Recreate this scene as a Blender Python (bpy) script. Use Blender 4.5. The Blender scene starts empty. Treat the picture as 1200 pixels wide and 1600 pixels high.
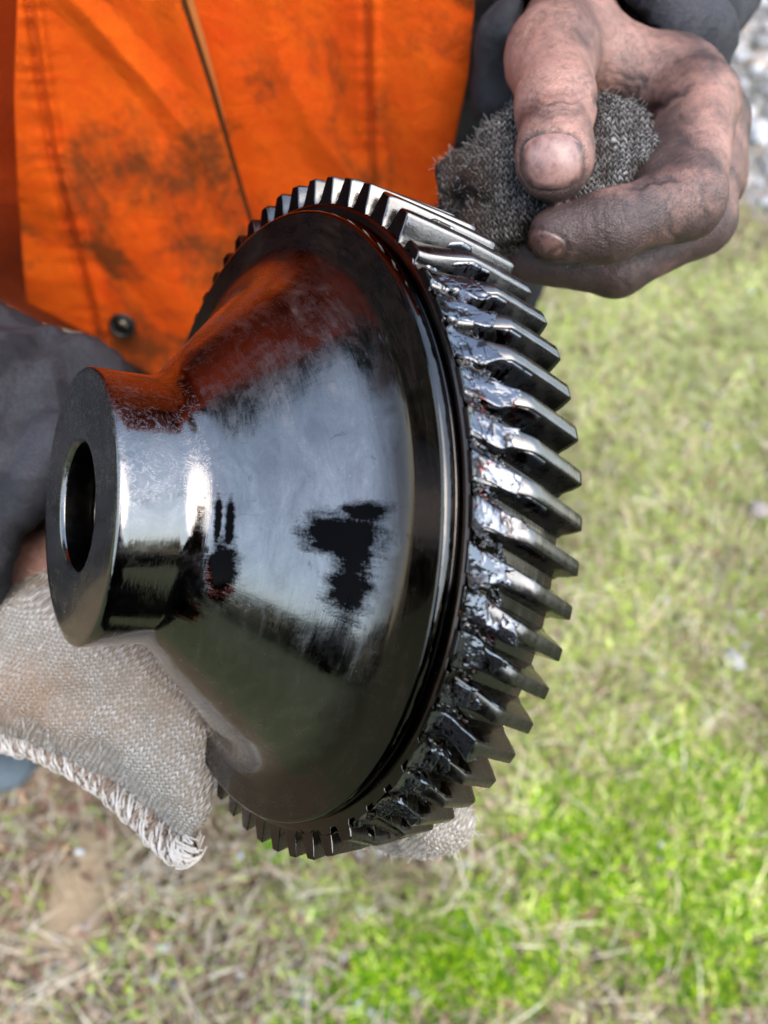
import bpy, math, random
import numpy as np
from mathutils import Vector, Matrix, noise
from mathutils.bvhtree import BVHTree

random.seed(7); rng = np.random.default_rng(7)
S = bpy.context.scene
COL = S.collection
PI = math.pi

# ------------------------------------------------------------------ camera, world, sun, exposure
CAM_H = 1.30
PITCH = math.radians(55)                     # how far the phone looks down
F = 1155.0                                   # focal length in photo pixels (1200 x 1600)
cam_d = bpy.data.cameras.new('camera')
cam_d.sensor_fit = 'VERTICAL'; cam_d.sensor_height = 36; cam_d.sensor_width = 27
cam_d.lens = F / 1600 * 36
cam_d.clip_start = 0.01; cam_d.clip_end = 900
cam = bpy.data.objects.new('camera', cam_d); COL.objects.link(cam)
cam.location = (0, 0, CAM_H); cam.rotation_euler = (PI / 2 - PITCH, 0, 0)
S.camera = cam
cam_d.dof.use_dof = True; cam_d.dof.focus_distance = 0.195; cam_d.dof.aperture_fstop = 9.5

SUN_EL, SUN_AZ = math.radians(58), math.radians(150)      # azimuth clockwise from +Y
w = bpy.data.worlds.new('World'); S.world = w; w.use_nodes = True
nt = w.node_tree; nt.nodes.clear()
sky = nt.nodes.new('ShaderNodeTexSky'); sky.sky_type = 'NISHITA'; sky.sun_disc = False
sky.sun_elevation = SUN_EL; sky.sun_rotation = SUN_AZ; sky.air_density = 1.6; sky.dust_density = 2.0
hs = nt.nodes.new('ShaderNodeHueSaturation'); hs.inputs['Saturation'].default_value = 0.85
bgn = nt.nodes.new('ShaderNodeBackground'); bgn.inputs[1].default_value = 0.15
out = nt.nodes.new('ShaderNodeOutputWorld')
nt.links.new(sky.outputs[0], hs.inputs['Color']); nt.links.new(hs.outputs[0], bgn.inputs[0]); nt.links.new(bgn.outputs[0], out.inputs[0])

sd = bpy.data.lights.new('sun', 'SUN'); sd.energy = 0.65; sd.angle = math.radians(60); sd.color = (1, .92, .80)
sun = bpy.data.objects.new('sun', sd); COL.objects.link(sun)
dsun = Vector((math.sin(SUN_AZ) * math.cos(SUN_EL), math.cos(SUN_AZ) * math.cos(SUN_EL), math.sin(SUN_EL)))
sun.rotation_euler = dsun.to_track_quat('Z', 'Y').to_euler(); sun.location = dsun * 5

S.view_settings.view_transform = 'Standard'; S.view_settings.look = 'None'
S.view_settings.exposure = 2.62; S.view_settings.gamma = 1.0; S.view_settings.use_curve_mapping = False
S.render.engine = 'CYCLES'; S.cycles.use_denoising = True; S.cycles.max_bounces = 8

# ------------------------------------------------------------------ frames and helpers
cp, sp = math.cos(PITCH), math.sin(PITCH)
RC = np.array([[1, 0, 0], [0, sp, -cp], [0, cp, sp]])     # columns: camera x, y, z in world
CL = np.array([0, 0, CAM_H])
def c2w(p):
    return np.asarray(p, float) @ RC.T + CL
def cp3(px, py, d):                                       # photo pixel + depth -> camera-frame metres
    return np.array([(px - 600) / F * d, (800 - py) / F * d, -d])
def W(px, py, d):
    return c2w(cp3(px, py, d))
def w2c(p):
    return (np.asarray(p, float) - CL) @ RC
def G(px, py, z=0.0):                                     # photo pixel -> point on the ground
    r = RC @ np.array([(px - 600) / F, (800 - py) / F, -1.0])
    t = (z - CAM_H) / r[2]
    return CL + r * t

def tag(o, label=None, cat=None, group=None, kind=None):
    if label: o['label'] = label
    if cat: o['category'] = cat
    if group: o['group'] = group
    if kind: o['kind'] = kind
    return o
def empty(name, loc=(0, 0, 0)):
    o = bpy.data.objects.new(name, None); o.location = loc; o.empty_display_size = .05
    COL.objects.link(o); return o
def link(name, me, mat=None, parent=None, smooth=True):
    o = bpy.data.objects.new(name, me); COL.objects.link(o)
    if mat and not me.materials: me.materials.append(mat)
    if smooth and len(me.polygons): me.polygons.foreach_set('use_smooth', np.ones(len(me.polygons), bool))
    if parent is not None:
        o.parent = parent
        if any(abs(v) > 0 for v in parent.location) and parent.type == 'EMPTY' and 'keep' not in parent:
            o.location = -Vector(parent.location)
    return o
def mesh(name, v, f):
    me = bpy.data.meshes.new(name)
    v = np.asarray(v, np.float32)
    if isinstance(f, np.ndarray):
        n, k = f.shape
        me.vertices.add(len(v)); me.vertices.foreach_set('co', v.ravel())
        me.loops.add(n * k); me.loops.foreach_set('vertex_index', f.astype(np.int32).ravel())
        me.polygons.add(n); me.polygons.foreach_set('loop_start', np.arange(0, n * k, k, dtype=np.int32))
        me.update(calc_edges=True)
    else:
        me.from_pydata([tuple(map(float, p)) for p in v], [], f); me.update()
    me.validate()
    return me
def attr(me, name, vals):
    vals = np.asarray(vals, np.float32)
    if vals.ndim == 1:
        a = me.attributes.new(name, 'FLOAT', 'POINT'); a.data.foreach_set('value', vals)
    else:
        a = me.color_attributes.new(name, 'FLOAT_COLOR', 'POINT')
        if vals.shape[1] == 3: vals = np.c_[vals, np.ones(len(vals), np.float32)]
        a.data.foreach_set('color', vals.ravel())
def grid_faces(nu, nv, wrap_u=False):
    i = np.arange(nu if wrap_u else nu - 1)[:, None]; j = np.arange(nv - 1)[None, :]
    i2 = (i + 1) % nu
    f = np.stack([i * nv + j + 0 * i2, i2 * nv + j, i2 * nv + j + 1, i * nv + j + 1], -1)
    return f.reshape(-1, 4)
def fbm(p, sc, oct=3, seed=0):
    o = Vector((seed * 17.3, seed * 5.1, seed * 9.7))
    return np.array([noise.fractal(Vector(q) * sc + o, 1.0, 2.0, oct) for q in np.asarray(p)])
def sstep(a, b, x):
    t = np.clip((x - a) / (b - a), 0, 1); return t * t * (3 - 2 * t)

# ---- signed distance modelling (camera-frame metres) and surface nets
def rc(P, a, b, ra, rb):                                  # tapered capsule
    a = np.asarray(a, np.float32); b = np.asarray(b, np.float32); ab = b - a
    t = np.clip(((P - a) @ ab) / max(float(ab @ ab), 1e-12), 0, 1)
    return np.sqrt(((P - a - t[..., None] * ab) ** 2).sum(-1)) - (ra + (rb - ra) * t)
def ell(P, c, r):
    q = (P - np.asarray(c, np.float32)) / np.asarray(r, np.float32)
    k = np.sqrt((q ** 2).sum(-1)); return (k - 1) * min(r)
def smin(a, b, k):
    h = np.clip(.5 + .5 * (b - a) / k, 0, 1); return b + (a - b) * h - k * h * (1 - h)
def smax(a, b, k): return -smin(-a, -b, k)
def nets(fn, lo, hi, res, smooth=1):
    lo = np.asarray(lo, float); hi = np.asarray(hi, float)
    n = np.ceil((hi - lo) / res).astype(int) + 1
    ax = [(lo[i] + res * np.arange(n[i])).astype(np.float32) for i in range(3)]
    D = np.empty(n, np.float32); st = max(1, int(400000 // (n[1] * n[2])))
    for i in range(0, n[0], st):
        X, Y, Z = np.meshgrid(ax[0][i:i + st], ax[1], ax[2], indexing='ij')
        D[i:i + st] = fn(np.stack([X, Y, Z], -1))
    D[0] = D[-1] = 1; D[:, 0] = D[:, -1] = 1; D[:, :, 0] = D[:, :, -1] = 1
    neg = D < 0
    c = np.zeros(n - 1, np.int8)
    for dx in (0, 1):
        for dy in (0, 1):
            for dz in (0, 1):
                c += neg[dx:n[0] - 1 + dx, dy:n[1] - 1 + dy, dz:n[2] - 1 + dz]
    act = (c > 0) & (c < 8)
    idx = -np.ones(n - 1, np.int64); cells = np.argwhere(act); idx[act] = np.arange(len(cells))
    acc = np.zeros((len(cells), 3)); cnt = np.zeros(len(cells))
    corners = [(x, y, z) for x in (0, 1) for y in (0, 1) for z in (0, 1)]
    for a in corners:
        for k in range(3):
            if a[k]: continue
            b = list(a); b[k] = 1
            da = D[cells[:, 0] + a[0], cells[:, 1] + a[1], cells[:, 2] + a[2]]
            db = D[cells[:, 0] + b[0], cells[:, 1] + b[1], cells[:, 2] + b[2]]
            m = (da < 0) != (db < 0); t = np.where(m, da / np.where(m, da - db, 1), 0)
            p = np.tile(np.array(a, float), (len(cells), 1)); p[:, k] = t
            acc[m] += p[m]; cnt[m] += 1
    V = lo + (cells + acc / cnt[:, None]) * res
    Fs = []
    for k in range(3):
        u, v = (k + 1) % 3, (k + 2) % 3
        s0 = [slice(None)] * 3; s1 = [slice(None)] * 3; s0[k] = slice(0, -1); s1[k] = slice(1, None)
        a = neg[tuple(s0)]; b = neg[tuple(s1)]
        for flip, m in ((0, a & ~b), (1, ~a & b)):
            e = np.argwhere(m)
            e = e[(e[:, u] > 0) & (e[:, v] > 0) & (e[:, u] < n[u] - 1) & (e[:, v] < n[v] - 1)]
            q = []
            for du, dv in ((1, 1), (0, 1), (0, 0), (1, 0)):
                g = e.copy(); g[:, u] -= du; g[:, v] -= dv
                q.append(idx[g[:, 0], g[:, 1], g[:, 2]])
            q = np.stack(q, -1)
            Fs.append(q[:, ::-1] if flip else q)
    Fq = np.concatenate(Fs)
    Fq = Fq[(Fq >= 0).all(1)]
    for _ in range(smooth):                                # light Laplacian smoothing
        A = np.zeros_like(V); C = np.zeros(len(V))
        for i in range(4):
            j = (i + 1) % 4
            np.add.at(A, Fq[:, i], V[Fq[:, j]]); np.add.at(A, Fq[:, j], V[Fq[:, i]])
            np.add.at(C, Fq[:, i], 1); np.add.at(C, Fq[:, j], 1)
        V = V * .4 + .6 * A / np.maximum(C, 1)[:, None]
    return V, Fq
def vnormals(V, Fq):
    fn = np.cross(V[Fq[:, 2]] - V[Fq[:, 0]], V[Fq[:, 3]] - V[Fq[:, 1]])
    N = np.zeros_like(V)
    for i in range(4): np.add.at(N, Fq[:, i], fn)
    return N / np.maximum(np.linalg.norm(N, axis=1), 1e-12)[:, None]

# ---- materials
class M:
    def __init__(s, name, col=(.5, .5, .5), rough=.5, metal=0.0, **kw):
        s.m = bpy.data.materials.new(name); s.m.use_nodes = True
        s.t = s.m.node_tree; s.b = s.t.nodes['Principled BSDF']
        s.set('Base Color', col if not isinstance(col, tuple) else (*col, 1)); s.set('Roughness', rough); s.set('Metallic', metal)
        for k, v in kw.items(): s.set(k, v)
    def set(s, k, v):
        if hasattr(v, 'links'): s.t.links.new(v, s.b.inputs[k])
        else: s.b.inputs[k].default_value = v
    def n(s, typ, ins=None, **props):
        nd = s.t.nodes.new('ShaderNode' + typ)
        for k, v in props.items(): setattr(nd, k, v)
        for k, v in (ins or {}).items():
            if hasattr(v, 'links'): s.t.links.new(v, nd.inputs[k])
            else: nd.inputs[k].default_value = v
        return nd
    def obj(s): return s.n('TexCoord').outputs['Object']
    def math(s, op, a, b=0.0, c=0.0, clamp=False):
        return s.n('Math', {0: a, 1: b, 2: c}, operation=op, use_clamp=clamp).outputs[0]
    def noise(s, vec, scale, detail=4, rough=.55, dist=0.0):
        return s.n('TexNoise', {'Vector': vec, 'Scale': scale, 'Detail': detail, 'Roughness': rough, 'Distortion': dist}).outputs[0]
    def ramp(s, fac, pts):
        nd = s.n('ValToRGB', {0: fac}); e = nd.color_ramp.elements
        while len(e) < len(pts): e.new(.5)
        for i, (p, c) in enumerate(pts):
            e[i].position = p; e[i].color = (*c, 1) if isinstance(c, tuple) else (c, c, c, 1)
        return nd.outputs[0]
    def mix(s, fac, a, b, mode='MIX'):
        nd = s.n('Mix', data_type='RGBA', blend_type=mode)
        for i, v in ((0, fac), (6, a), (7, b)):
            if hasattr(v, 'links'): s.t.links.new(v, nd.inputs[i])
            else: nd.inputs[i].default_value = (*v, 1) if isinstance(v, tuple) else v
        return nd.outputs[2]
    def at(s, name): return s.n('Attribute', attribute_name=name)
    def scale(s, vec, sc, rot=(0, 0, 0)):
        return s.n('Mapping', {'Vector': vec, 'Scale': sc, 'Rotation': rot}).outputs[0]
    def bump(s, h, strength=.5, dist=.001, nrm=None):
        ins = {'Height': h, 'Strength': strength, 'Distance': dist}
        if nrm is not None: ins['Normal'] = nrm
        return s.n('Bump', ins).outputs[0]

# gear metal: dark oily steel, with smears, scratches and painted dark reflections
R0 = .1
TH, PH = .632, .039                                       # gear axis: towards the left and the viewer
n_c = np.array([-math.cos(PH) * math.cos(TH), math.sin(PH), math.cos(PH) * math.sin(TH)])
u_c = np.cross([0, 1, 0], n_c); u_c /= np.linalg.norm(u_c); v_c = np.cross(n_c, u_c)
C_c = np.array([-.0821, .0015, -.1971])
def gear_metal(name, base, rmin, rmax, tint=(1, .97, .94), film=.0, body=False):
    m = M(name, metal=1.0)
    o = m.obj(); sx = m.n('SeparateXYZ', {0: o})
    ang = m.math('ARCTAN2', sx.outputs[1], sx.outputs[0])
    r = m.math('SQRT', m.math('ADD', m.math('MULTIPLY', sx.outputs[0], sx.outputs[0]), m.math('MULTIPLY', sx.outputs[1], sx.outputs[1])))
    pol = m.n('CombineXYZ', {0: m.math('MULTIPLY', ang, .055), 1: r, 2: sx.outputs[2]}).outputs[0]
    smear = m.noise(o, 42, 6, .62, 1.4)
    smear2 = m.noise(m.scale(pol, (60, 160, 110), (0, 0, .5)), 1.0, 7, .72, 1.2)
    grain = m.noise(o, 1500, 3, .7)
    scr = m.noise(m.scale(pol, (22, 700, 500)), 1.0, 3, .7, .6)
    wipe = m.noise(m.scale(o, (60, 420, 300), (.3, .2, .9)), 1.0, 4, .7, 1.1)
    spk = m.n('TexVoronoi', {'Vector': o, 'Scale': 260.0}).outputs['Distance']
    speck = m.ramp(spk, [(0.0, 1.0), (.085, 0.0)])
    wet = m.ramp(m.math('ADD', m.math('ADD', m.math('MULTIPLY', smear, .35), m.math('MULTIPLY', smear2, .55)), m.math('MULTIPLY', grain, .14)), [(.42, 0.0), (.64, 1.0)])
    hazy = m.ramp(m.math('ADD', m.math('MULTIPLY', scr, .5), m.math('MULTIPLY', wipe, .5)), [(.36, 0.0), (.66, 1.0)])
    ro = m.math('ADD', rmin, m.math('MULTIPLY', m.math('MULTIPLY', wet, m.math('ADD', .35, m.math('MULTIPLY', hazy, .65))), rmax - rmin))
    c0 = tuple(base * t * .66 for t in tint); c1 = tuple(base * t * 1.12 for t in tint)
    col = m.mix(wet, c0, c1)
    dirt = m.ramp(m.noise(o, 130, 5, .7, 1.0), [(.30, 1.0), (.38, 0.0)])
    col = m.mix(m.math('MULTIPLY', dirt, .5), col, (.03, .02, .017))
    col = m.mix(m.math('MULTIPLY', speck, .6), col, (base * 1.5,) * 3)
    h = m.math('ADD', m.math('MULTIPLY', scr, .35), m.math('ADD', m.math('MULTIPLY', wipe, .5), m.math('MULTIPLY', speck, .5)))
    scrib = m.ramp(m.math('ABSOLUTE', m.math('SUBTRACT', m.noise(m.scale(pol, (130, 190, 130)), 1.0, 3, .6, 4.0), .5)), [(.0, 1.0), (.03, 0.0)])
    hair = m.noise(m.scale(pol, (170, 1500, 1500), (0, .35, .25)), 1.0, 2, .6, .5)
    h = m.math('ADD', h, m.math('MULTIPLY', hair, .8))
    if body:
        # wiped, hazier zone on the upper cone; dark brown reflection painted into the film by the flange
        f = m.math('SMOOTH_MIN', 1.0, m.math('MAXIMUM', 0.0, m.math('MULTIPLY', m.math('SUBTRACT', m.math('ADD', r, m.math('MULTIPLY', m.math('SUBTRACT', smear, .5), .010)), .0695), 1 / .007)), .1)
        col = m.mix(f, col, m.mix(wet, (.040, .029, .026), (.066, .047, .041)))
        ro = m.math('ADD', ro, m.math('MULTIPLY', f, .05))
        # wiped matt by a cloth on the far side of the cone and hub
        wz = m.math('SMOOTHSTEP', .05, .55, m.math('ADD', m.math('SINE', ang), m.math('MULTIPLY', m.math('SUBTRACT', smear2, .5), 1.2))) if False else m.ramp(m.math('ADD', m.math('SINE', ang), m.math('MULTIPLY', m.math('SUBTRACT', smear2, .5), 1.4)), [(.15, 0.0), (.65, 1.0)])
        ro = m.math('ADD', ro, m.math('MULTIPLY', m.math('MULTIPLY', wz, m.math('LESS_THAN', sx.outputs[2], -.0225)), m.math('ADD', .03, m.math('MULTIPLY', hair, .20))))
        onhub = m.math('MULTIPLY', m.ramp(m.math('ADD', m.math('SINE', ang), m.math('MULTIPLY', m.math('SUBTRACT', smear, .5), .9)), [(.0, 0.0), (.15, 1.0)]), m.math('GREATER_THAN', sx.outputs[2], -.0215))
        ro = m.math('ADD', ro, m.math('MULTIPLY', onhub, m.math('MULTIPLY', scrib, .22)))
        col = m.mix(m.math('MULTIPLY', onhub, m.math('MULTIPLY', scrib, .5)), col, (.55, .55, .56))
        h = m.math('ADD', h, m.math('MULTIPLY', m.math('MULTIPLY', onhub, scrib), 1.5))
        mask = None  # dark blots painted in for the mirrored photographer and phone
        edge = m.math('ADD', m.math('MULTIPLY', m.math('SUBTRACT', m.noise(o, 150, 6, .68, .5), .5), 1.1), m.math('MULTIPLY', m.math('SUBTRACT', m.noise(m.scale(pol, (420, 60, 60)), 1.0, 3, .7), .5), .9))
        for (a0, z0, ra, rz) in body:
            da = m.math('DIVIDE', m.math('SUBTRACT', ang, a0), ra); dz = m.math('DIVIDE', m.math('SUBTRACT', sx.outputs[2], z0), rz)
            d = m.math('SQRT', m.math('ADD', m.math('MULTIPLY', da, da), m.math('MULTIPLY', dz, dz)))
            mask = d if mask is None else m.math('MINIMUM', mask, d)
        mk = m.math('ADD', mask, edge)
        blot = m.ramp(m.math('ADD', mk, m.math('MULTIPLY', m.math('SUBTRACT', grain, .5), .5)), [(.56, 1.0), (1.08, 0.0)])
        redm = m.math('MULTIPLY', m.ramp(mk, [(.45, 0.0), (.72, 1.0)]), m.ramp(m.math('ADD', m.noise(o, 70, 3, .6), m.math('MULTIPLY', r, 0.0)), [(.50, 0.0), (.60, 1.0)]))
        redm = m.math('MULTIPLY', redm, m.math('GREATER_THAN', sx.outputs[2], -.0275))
        mirror_col = m.mix(redm, (.005, .004, .004), (.16, .018, .008))
        col = m.mix(blot, col, mirror_col); ro = m.math('ADD', m.math('MULTIPLY', ro, m.math('SUBTRACT', 1.0, blot)), m.math('MULTIPLY', blot, .06))
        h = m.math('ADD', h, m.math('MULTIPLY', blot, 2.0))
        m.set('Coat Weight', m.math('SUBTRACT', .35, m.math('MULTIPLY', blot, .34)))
    else: m.set('Coat Weight', .3 + film)
    m.set('Roughness', m.math('ADD', ro, m.math('MULTIPLY', speck, .25)))
    m.set('Base Color', col)
    m.set('Normal', m.bump(h, .15, .00022))
    m.set('Coat Roughness', .04); m.set('Coat Tint', (1, .93, .88, 1))
    return m.m
def gear_local(px, py, r_guess):                          # where a sight line meets the hub or cone, as (angle, z)
    ray = np.array([(px - 600) / F, (800 - py) / F, -1.0])
    A_ = np.stack([u_c, v_c, n_c]); d = A_ @ ray; c = A_ @ (-C_c)
    for t in np.arange(.12, .34, .0005):
        q = c + d * t; rr = math.hypot(q[0], q[1]); off = -q[2]
        prof = .0372 if off < .021 else .0405 + (off - .0229) * 31 / 24.3
        if off > 0 and rr < prof: return math.atan2(q[1], q[0]), q[2]
    return 0, -.03
MIRROR_BLOTS = [(*gear_local(px, py, 0), ra, rz) for px, py, ra, rz in
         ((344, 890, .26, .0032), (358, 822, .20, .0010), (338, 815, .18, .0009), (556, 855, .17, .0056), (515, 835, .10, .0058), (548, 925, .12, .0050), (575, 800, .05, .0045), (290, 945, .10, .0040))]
MAT_GEAR = gear_metal('oily_dark_steel', .31, .05, .42, body=MIRROR_BLOTS)
MAT_FACE = gear_metal('oily_steel_mirror_brown', .085, .16, .34, (1.12, .74, .64))  # brown of the mirrored surroundings put into the steel colour
MAT_BORE = gear_metal('dark_bore_steel', .05, .25, .5)  # darker, rougher steel for the bore
MAT_LIP = gear_metal('black_oily_lip', .10, .04, .12)
MAT_TOOTH = gear_metal('machined_tooth_steel', .24, .18, .46, (1, .98, .95))

def grease_mat():
    m = M('black_grease', metal=.92, rough=.06)
    o = m.obj(); lv = m.at('lvl').outputs['Fac']
    a = m.noise(o, 120, 4, .65, 1.5)
    f = m.math('ADD', lv, m.math('MULTIPLY', m.math('SUBTRACT', a, .5), 1.6))
    col = m.mix(m.ramp(f, [(.36, 0.0), (.50, 1.0)]), (.008, .004, .004), (.185, .200, .228))  # painted sky sheen: bluish on plates and rope crests, black elsewhere
    red = m.ramp(m.noise(o, 190, 3, .6, .8), [(.60, 0.0), (.68, 1.0)])
    col = m.mix(m.math('MULTIPLY', red, m.ramp(f, [(.5, 1.0), (.7, .0)])), col, (.09, .006, .004)); m.set('Base Color', col)
    m.set('Roughness', m.math('ADD', .05, m.math('MULTIPLY', m.noise(o, 300, 3), .16)))
    m.set('Normal', m.bump(m.noise(o, 200, 2, .5, 1.0), .12, .0006))
    m.set('Coat Weight', .25); m.set('Coat Roughness', .03)
    return m.m
MAT_GREASE = grease_mat()
MAT_BLACKOIL = M('thick_black_oil', (.006, .003, .003), .07).m

# ------------------------------------------------------------------ the gear
gear = empty('helical_gear'); gear['keep'] = 1
Mg = Matrix.Identity(4)
for i, a in enumerate((RC @ u_c, RC @ v_c, RC @ n_c)):
    for k in range(3): Mg[k][i] = a[k]
gl = c2w(C_c)
for k in range(3): Mg[k][3] = gl[k]
gear.matrix_world = Mg
tag(gear, 'black oily steel helical gear with long tapered hub and chewed teeth, held in both hands', 'gear')

def lathe(prof, nseg, jitter=0.0):                        # prof: (r, off) in units of R0, off grows away from the hub face
    pr = np.array(prof) * R0
    t = np.linspace(0, 2 * PI, nseg, endpoint=False)
    v = np.stack([np.outer(np.cos(t), pr[:, 0]), np.outer(np.sin(t), pr[:, 0]), np.tile(-pr[:, 1], (nseg, 1))], -1).reshape(-1, 3)
    return v, grid_faces(nseg, len(prof), True)
def bez(p0, p1, p2, n):
    return [tuple((1 - t) ** 2 * np.array(p0) + 2 * t * (1 - t) * np.array(p1) + t * t * np.array(p2)) for t in np.linspace(0, 1, n)]
bore = .172
hubp = [(bore, .012), (bore + .002, .007), (.182, .002), (.187, 0), (.20, 0), (.25, 0), (.30, 0), (.345, 0), (.364, .0), (.369, .002), (.372, .008)] + \
       [(.372, o) for o in (.03, .06, .09, .12, .15)] + bez((.372, .155), (.376, .212), (.452, .266), 16) + \
       [(.452 + .208 * t, .266 + .170 * t) for t in np.linspace(.08, 1, 12)] + bez((.665, .440), (.742, .5115), (.80, .5155), 14)
hub_v, hub_f = lathe(hubp, 256)
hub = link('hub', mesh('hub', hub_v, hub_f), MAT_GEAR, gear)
flp = [(.80, .5155), (.82, .5160), (.85, .5164), (.875, .5167), (.8885, .5169)]
lipp = [(.8885, .5169), (.8925, .5174), (.8955, .519), (.8975, .523), (.8995, .532), (.9, .540), (.8995, .546), (.8975, .549), (.893, .5505),
       (.890, .552), (.889, .555), (.8895, .558), (.891, .559)]
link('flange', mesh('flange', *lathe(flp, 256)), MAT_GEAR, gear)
link('flange_lip', mesh('flange_lip', *lathe(lipp, 256)), MAT_LIP, gear)
rimp = [(.891, .559), (.90, .5592), (.915, .5595), (.924, .560), (.9275, .5625)]
routp = [(.9275, .5625), (.9285, .568), (.9285, .62), (.9285, .70), (.9285, .78), (.9285, .836), (.925, .841), (.915, .8435), (.85, .844),
        (.78, .842), (.76, .80), (.5, .78), (.34, .78), (.33, .86), (.18, .86)]
link('rim_face', mesh('rim_face', *lathe(rimp, 305)), MAT_FACE, gear)
link('rim', mesh('rim', *lathe(routp, 305)), MAT_TOOTH, gear)
borep = [(.18, .86), (bore, .85), (bore, .6), (bore, .4), (bore, .2), (bore, .10), (.176, .097), (.176, .085), (bore, .082), (bore, .012)]
link('bore', mesh('bore', *lathe(borep, 128)), MAT_BORE, gear)

NT = 61; PITCHA = 2 * PI / NT; SHIFT = math.radians(7.0); PH0 = .90 * PITCHA
O0, O1 = .5605, .8425
def worn_prof(s, k):                                      # height left on a chewed tooth, front (0) to back (1)
    e = .47 + .05 * np.sin(k * 2.3) + .03 * np.sin(k * 5.1)
    t = np.clip((s - .03) / (e - .03), 0, 1)
    return (.17 + .07 * np.sin(k * 1.7 + 1)) * (1 - t) + t ** 1.25
CS = [(.922, .0362), (.9295, .0340), (.938, .0302), (.952, .0276), (.966, .0250), (.98, .0216), (.990, .0188), (.9970, .0168), (.9995, .0145)]
def tooth_mesh(seed, worn=0.0, nS=14):
    rr = random.Random(seed)
    ss = sorted(set([0, .012, .03, .97, .988, 1] + [i / nS for i in range(1, nS)]))
    cs = CS + [(r, -w_) for r, w_ in CS[::-1]]
    k = len(cs); V = []
    edge = .43 + rr.uniform(-.05, .05)
    for s in ss:
        off = O0 + (O1 - O0) * s
        a0 = SHIFT * (1 - s)
        endf = max(0, 1 - min(s, 1 - s) / .03) if s > .5 else max(0, 1 - s / .014)
        hcap = 1.0
        if worn:
            low = 0; t = float(worn_prof(s, seed)) - .02 * (s < .5)
            hcap = 1 - worn * (1 - (low + (1 - low) * t))
        for r, w_ in cs:
            h = (r - .9295) / .07
            w2 = w_
            if h > 0:
                chip = .035 * noise.noise(Vector((seed * 1.7, s * 9, w_ * 120))) ** 2
                if s < .08: chip += .10 * max(0, noise.noise(Vector((seed * 2.3, w_ * 90, 4)))) * (1 - s / .08)
                hh = min(h, 1 - chip) * hcap
                hh -= .10 * endf * (h > .5) * (h - .5)
                r2 = .9295 + .07 * hh
                if worn: w2 = w_ * (1 + .9 * (1 - hcap) * h)
                w2 *= (1 - .06 * endf)
            else: r2 = r
            a = a0 + w2 / r2
            V.append((math.cos(a) * r2 * R0, math.sin(a) * r2 * R0, -off * R0))
    f = []
    for i in range(len(ss) - 1):
        for j in range(k - 1):
            a = i * k + j; f.append((a, a + 1, a + k + 1, a + k))
    f.append(tuple(range(k - 1, -1, -1))); f.append(tuple((len(ss) - 1) * k + j for j in range(k)))
    me = mesh('tooth', V, f); me.materials.append(MAT_TOOTH); me.materials.append(MAT_FACE); me.polygons[len(f) - 2].material_index = 1
    return me
def worn_at(deg):                                         # how chewed the tooth is, by place round the rim
    d = (deg + 180) % 360 - 180
    return float(sstep(-72, -52, d) * (1 - sstep(34, 46, d)))
plain = [tooth_mesh(900 + i) for i in range(5)]
for k in range(NT):
    a = k * PITCHA + PH0
    wn = worn_at(math.degrees(a + SHIFT / 2))
    me = tooth_mesh(k, wn, 26) if wn > .05 else plain[k % 5]
    o = link('tooth', me, None, gear, smooth=False)
    o.rotation_euler = (0, 0, a)
    for p in me.polygons: p.use_smooth = len(p.vertices) == 4
    md = None

# chewed metal and grease lying over the front half of the damaged teeth
nA, nS = 900, 64
A = np.radians(np.linspace(-74, 50, nA)); Sx = np.linspace(0, .60, nS)
AA, SS = np.meshgrid(A, Sx, indexing='ij')
ph = ((AA - PH0 - SHIFT * (1 - SS)) / PITCHA)
kk = np.round(ph); fr = ph - kk                           # -0.5..0.5 across one pitch, 0 on the tooth
def f3(a, b, c, seed, oc=3):
    return fbm(np.stack([a, b, c], -1).reshape(-1, 3), 1.0, oc, seed).reshape(AA.shape)
n1 = f3(AA * 12, SS * 3.5, kk * 3.7, 1, 2)
n2 = f3(AA * 24 + SS * 2.0, SS * 5, AA * 0, 2, 3)
n3 = f3(ph * 1.5, SS * 4.5, kk * 1.9, 5, 2)
n4 = f3(AA * 60 + 5 * n2, SS * 11, AA * 0, 7, 2)
fr2 = fr + .20 * n1
prof = worn_prof(SS, kk % NT)
wid = .36 + .06 * n1 - .10 * prof
plate = sstep(wid + .07, wid - .05, np.abs(fr2))          # a chewed tooth: broad, flattened, torn sideways
core = sstep(.36, .20, np.abs(fr)) * prof * .069          # the steel underneath
wr = f3(ph * 3.0 + 1.5 * n3, SS * 16, kk * 2.1, 11, 3)
wrinkle = np.clip(1 - np.abs(wr) * 9, 0, 1)
rope = np.clip(1 - np.abs(f3(ph * 2.4 + 1.2 * n1, SS * 7 + 2 * n3, kk * 0, 13, 3)) * 5, 0, 1)
valley = (.0090 + .0060 * n2 + .0085 * rope) * (1 - plate)
h = .0020 + valley + plate * (prof * .066 + .0015 + .004 * n3) + .0022 * n2 + .0005 * n4 - .0022 * wrinkle * plate + .0035 * np.clip(n2, 0, 1) * (1 - plate)
ragged = .33 + .05 * rope + .12 * n1 + .12 * n3 + .05 * np.sin(kk * 2.3) + .05 * plate
fade = 1 - sstep(ragged - .02, ragged + .02, SS)
degs = np.degrees(AA)
ends = sstep(-70, -58, degs) * (1 - sstep(33, 42, degs + 5 * n2))
h = h * fade * ends + (core - .006) * (1 - fade * ends)
lvl = plate * (1 - .75 * wrinkle) * (.62 + .5 * n3) + (.12 + .62 * sstep(.55, .95, rope)) * (1 - plate)
rr_ = (.9285 + np.minimum(h, .066)) * R0
off = (O0 - .0015 + (O1 - O0) * SS - (.008 * np.clip(n2 * 1.5 + .3, 0, 1) * plate) * (1 - sstep(0, .06, SS))) * R0
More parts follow.
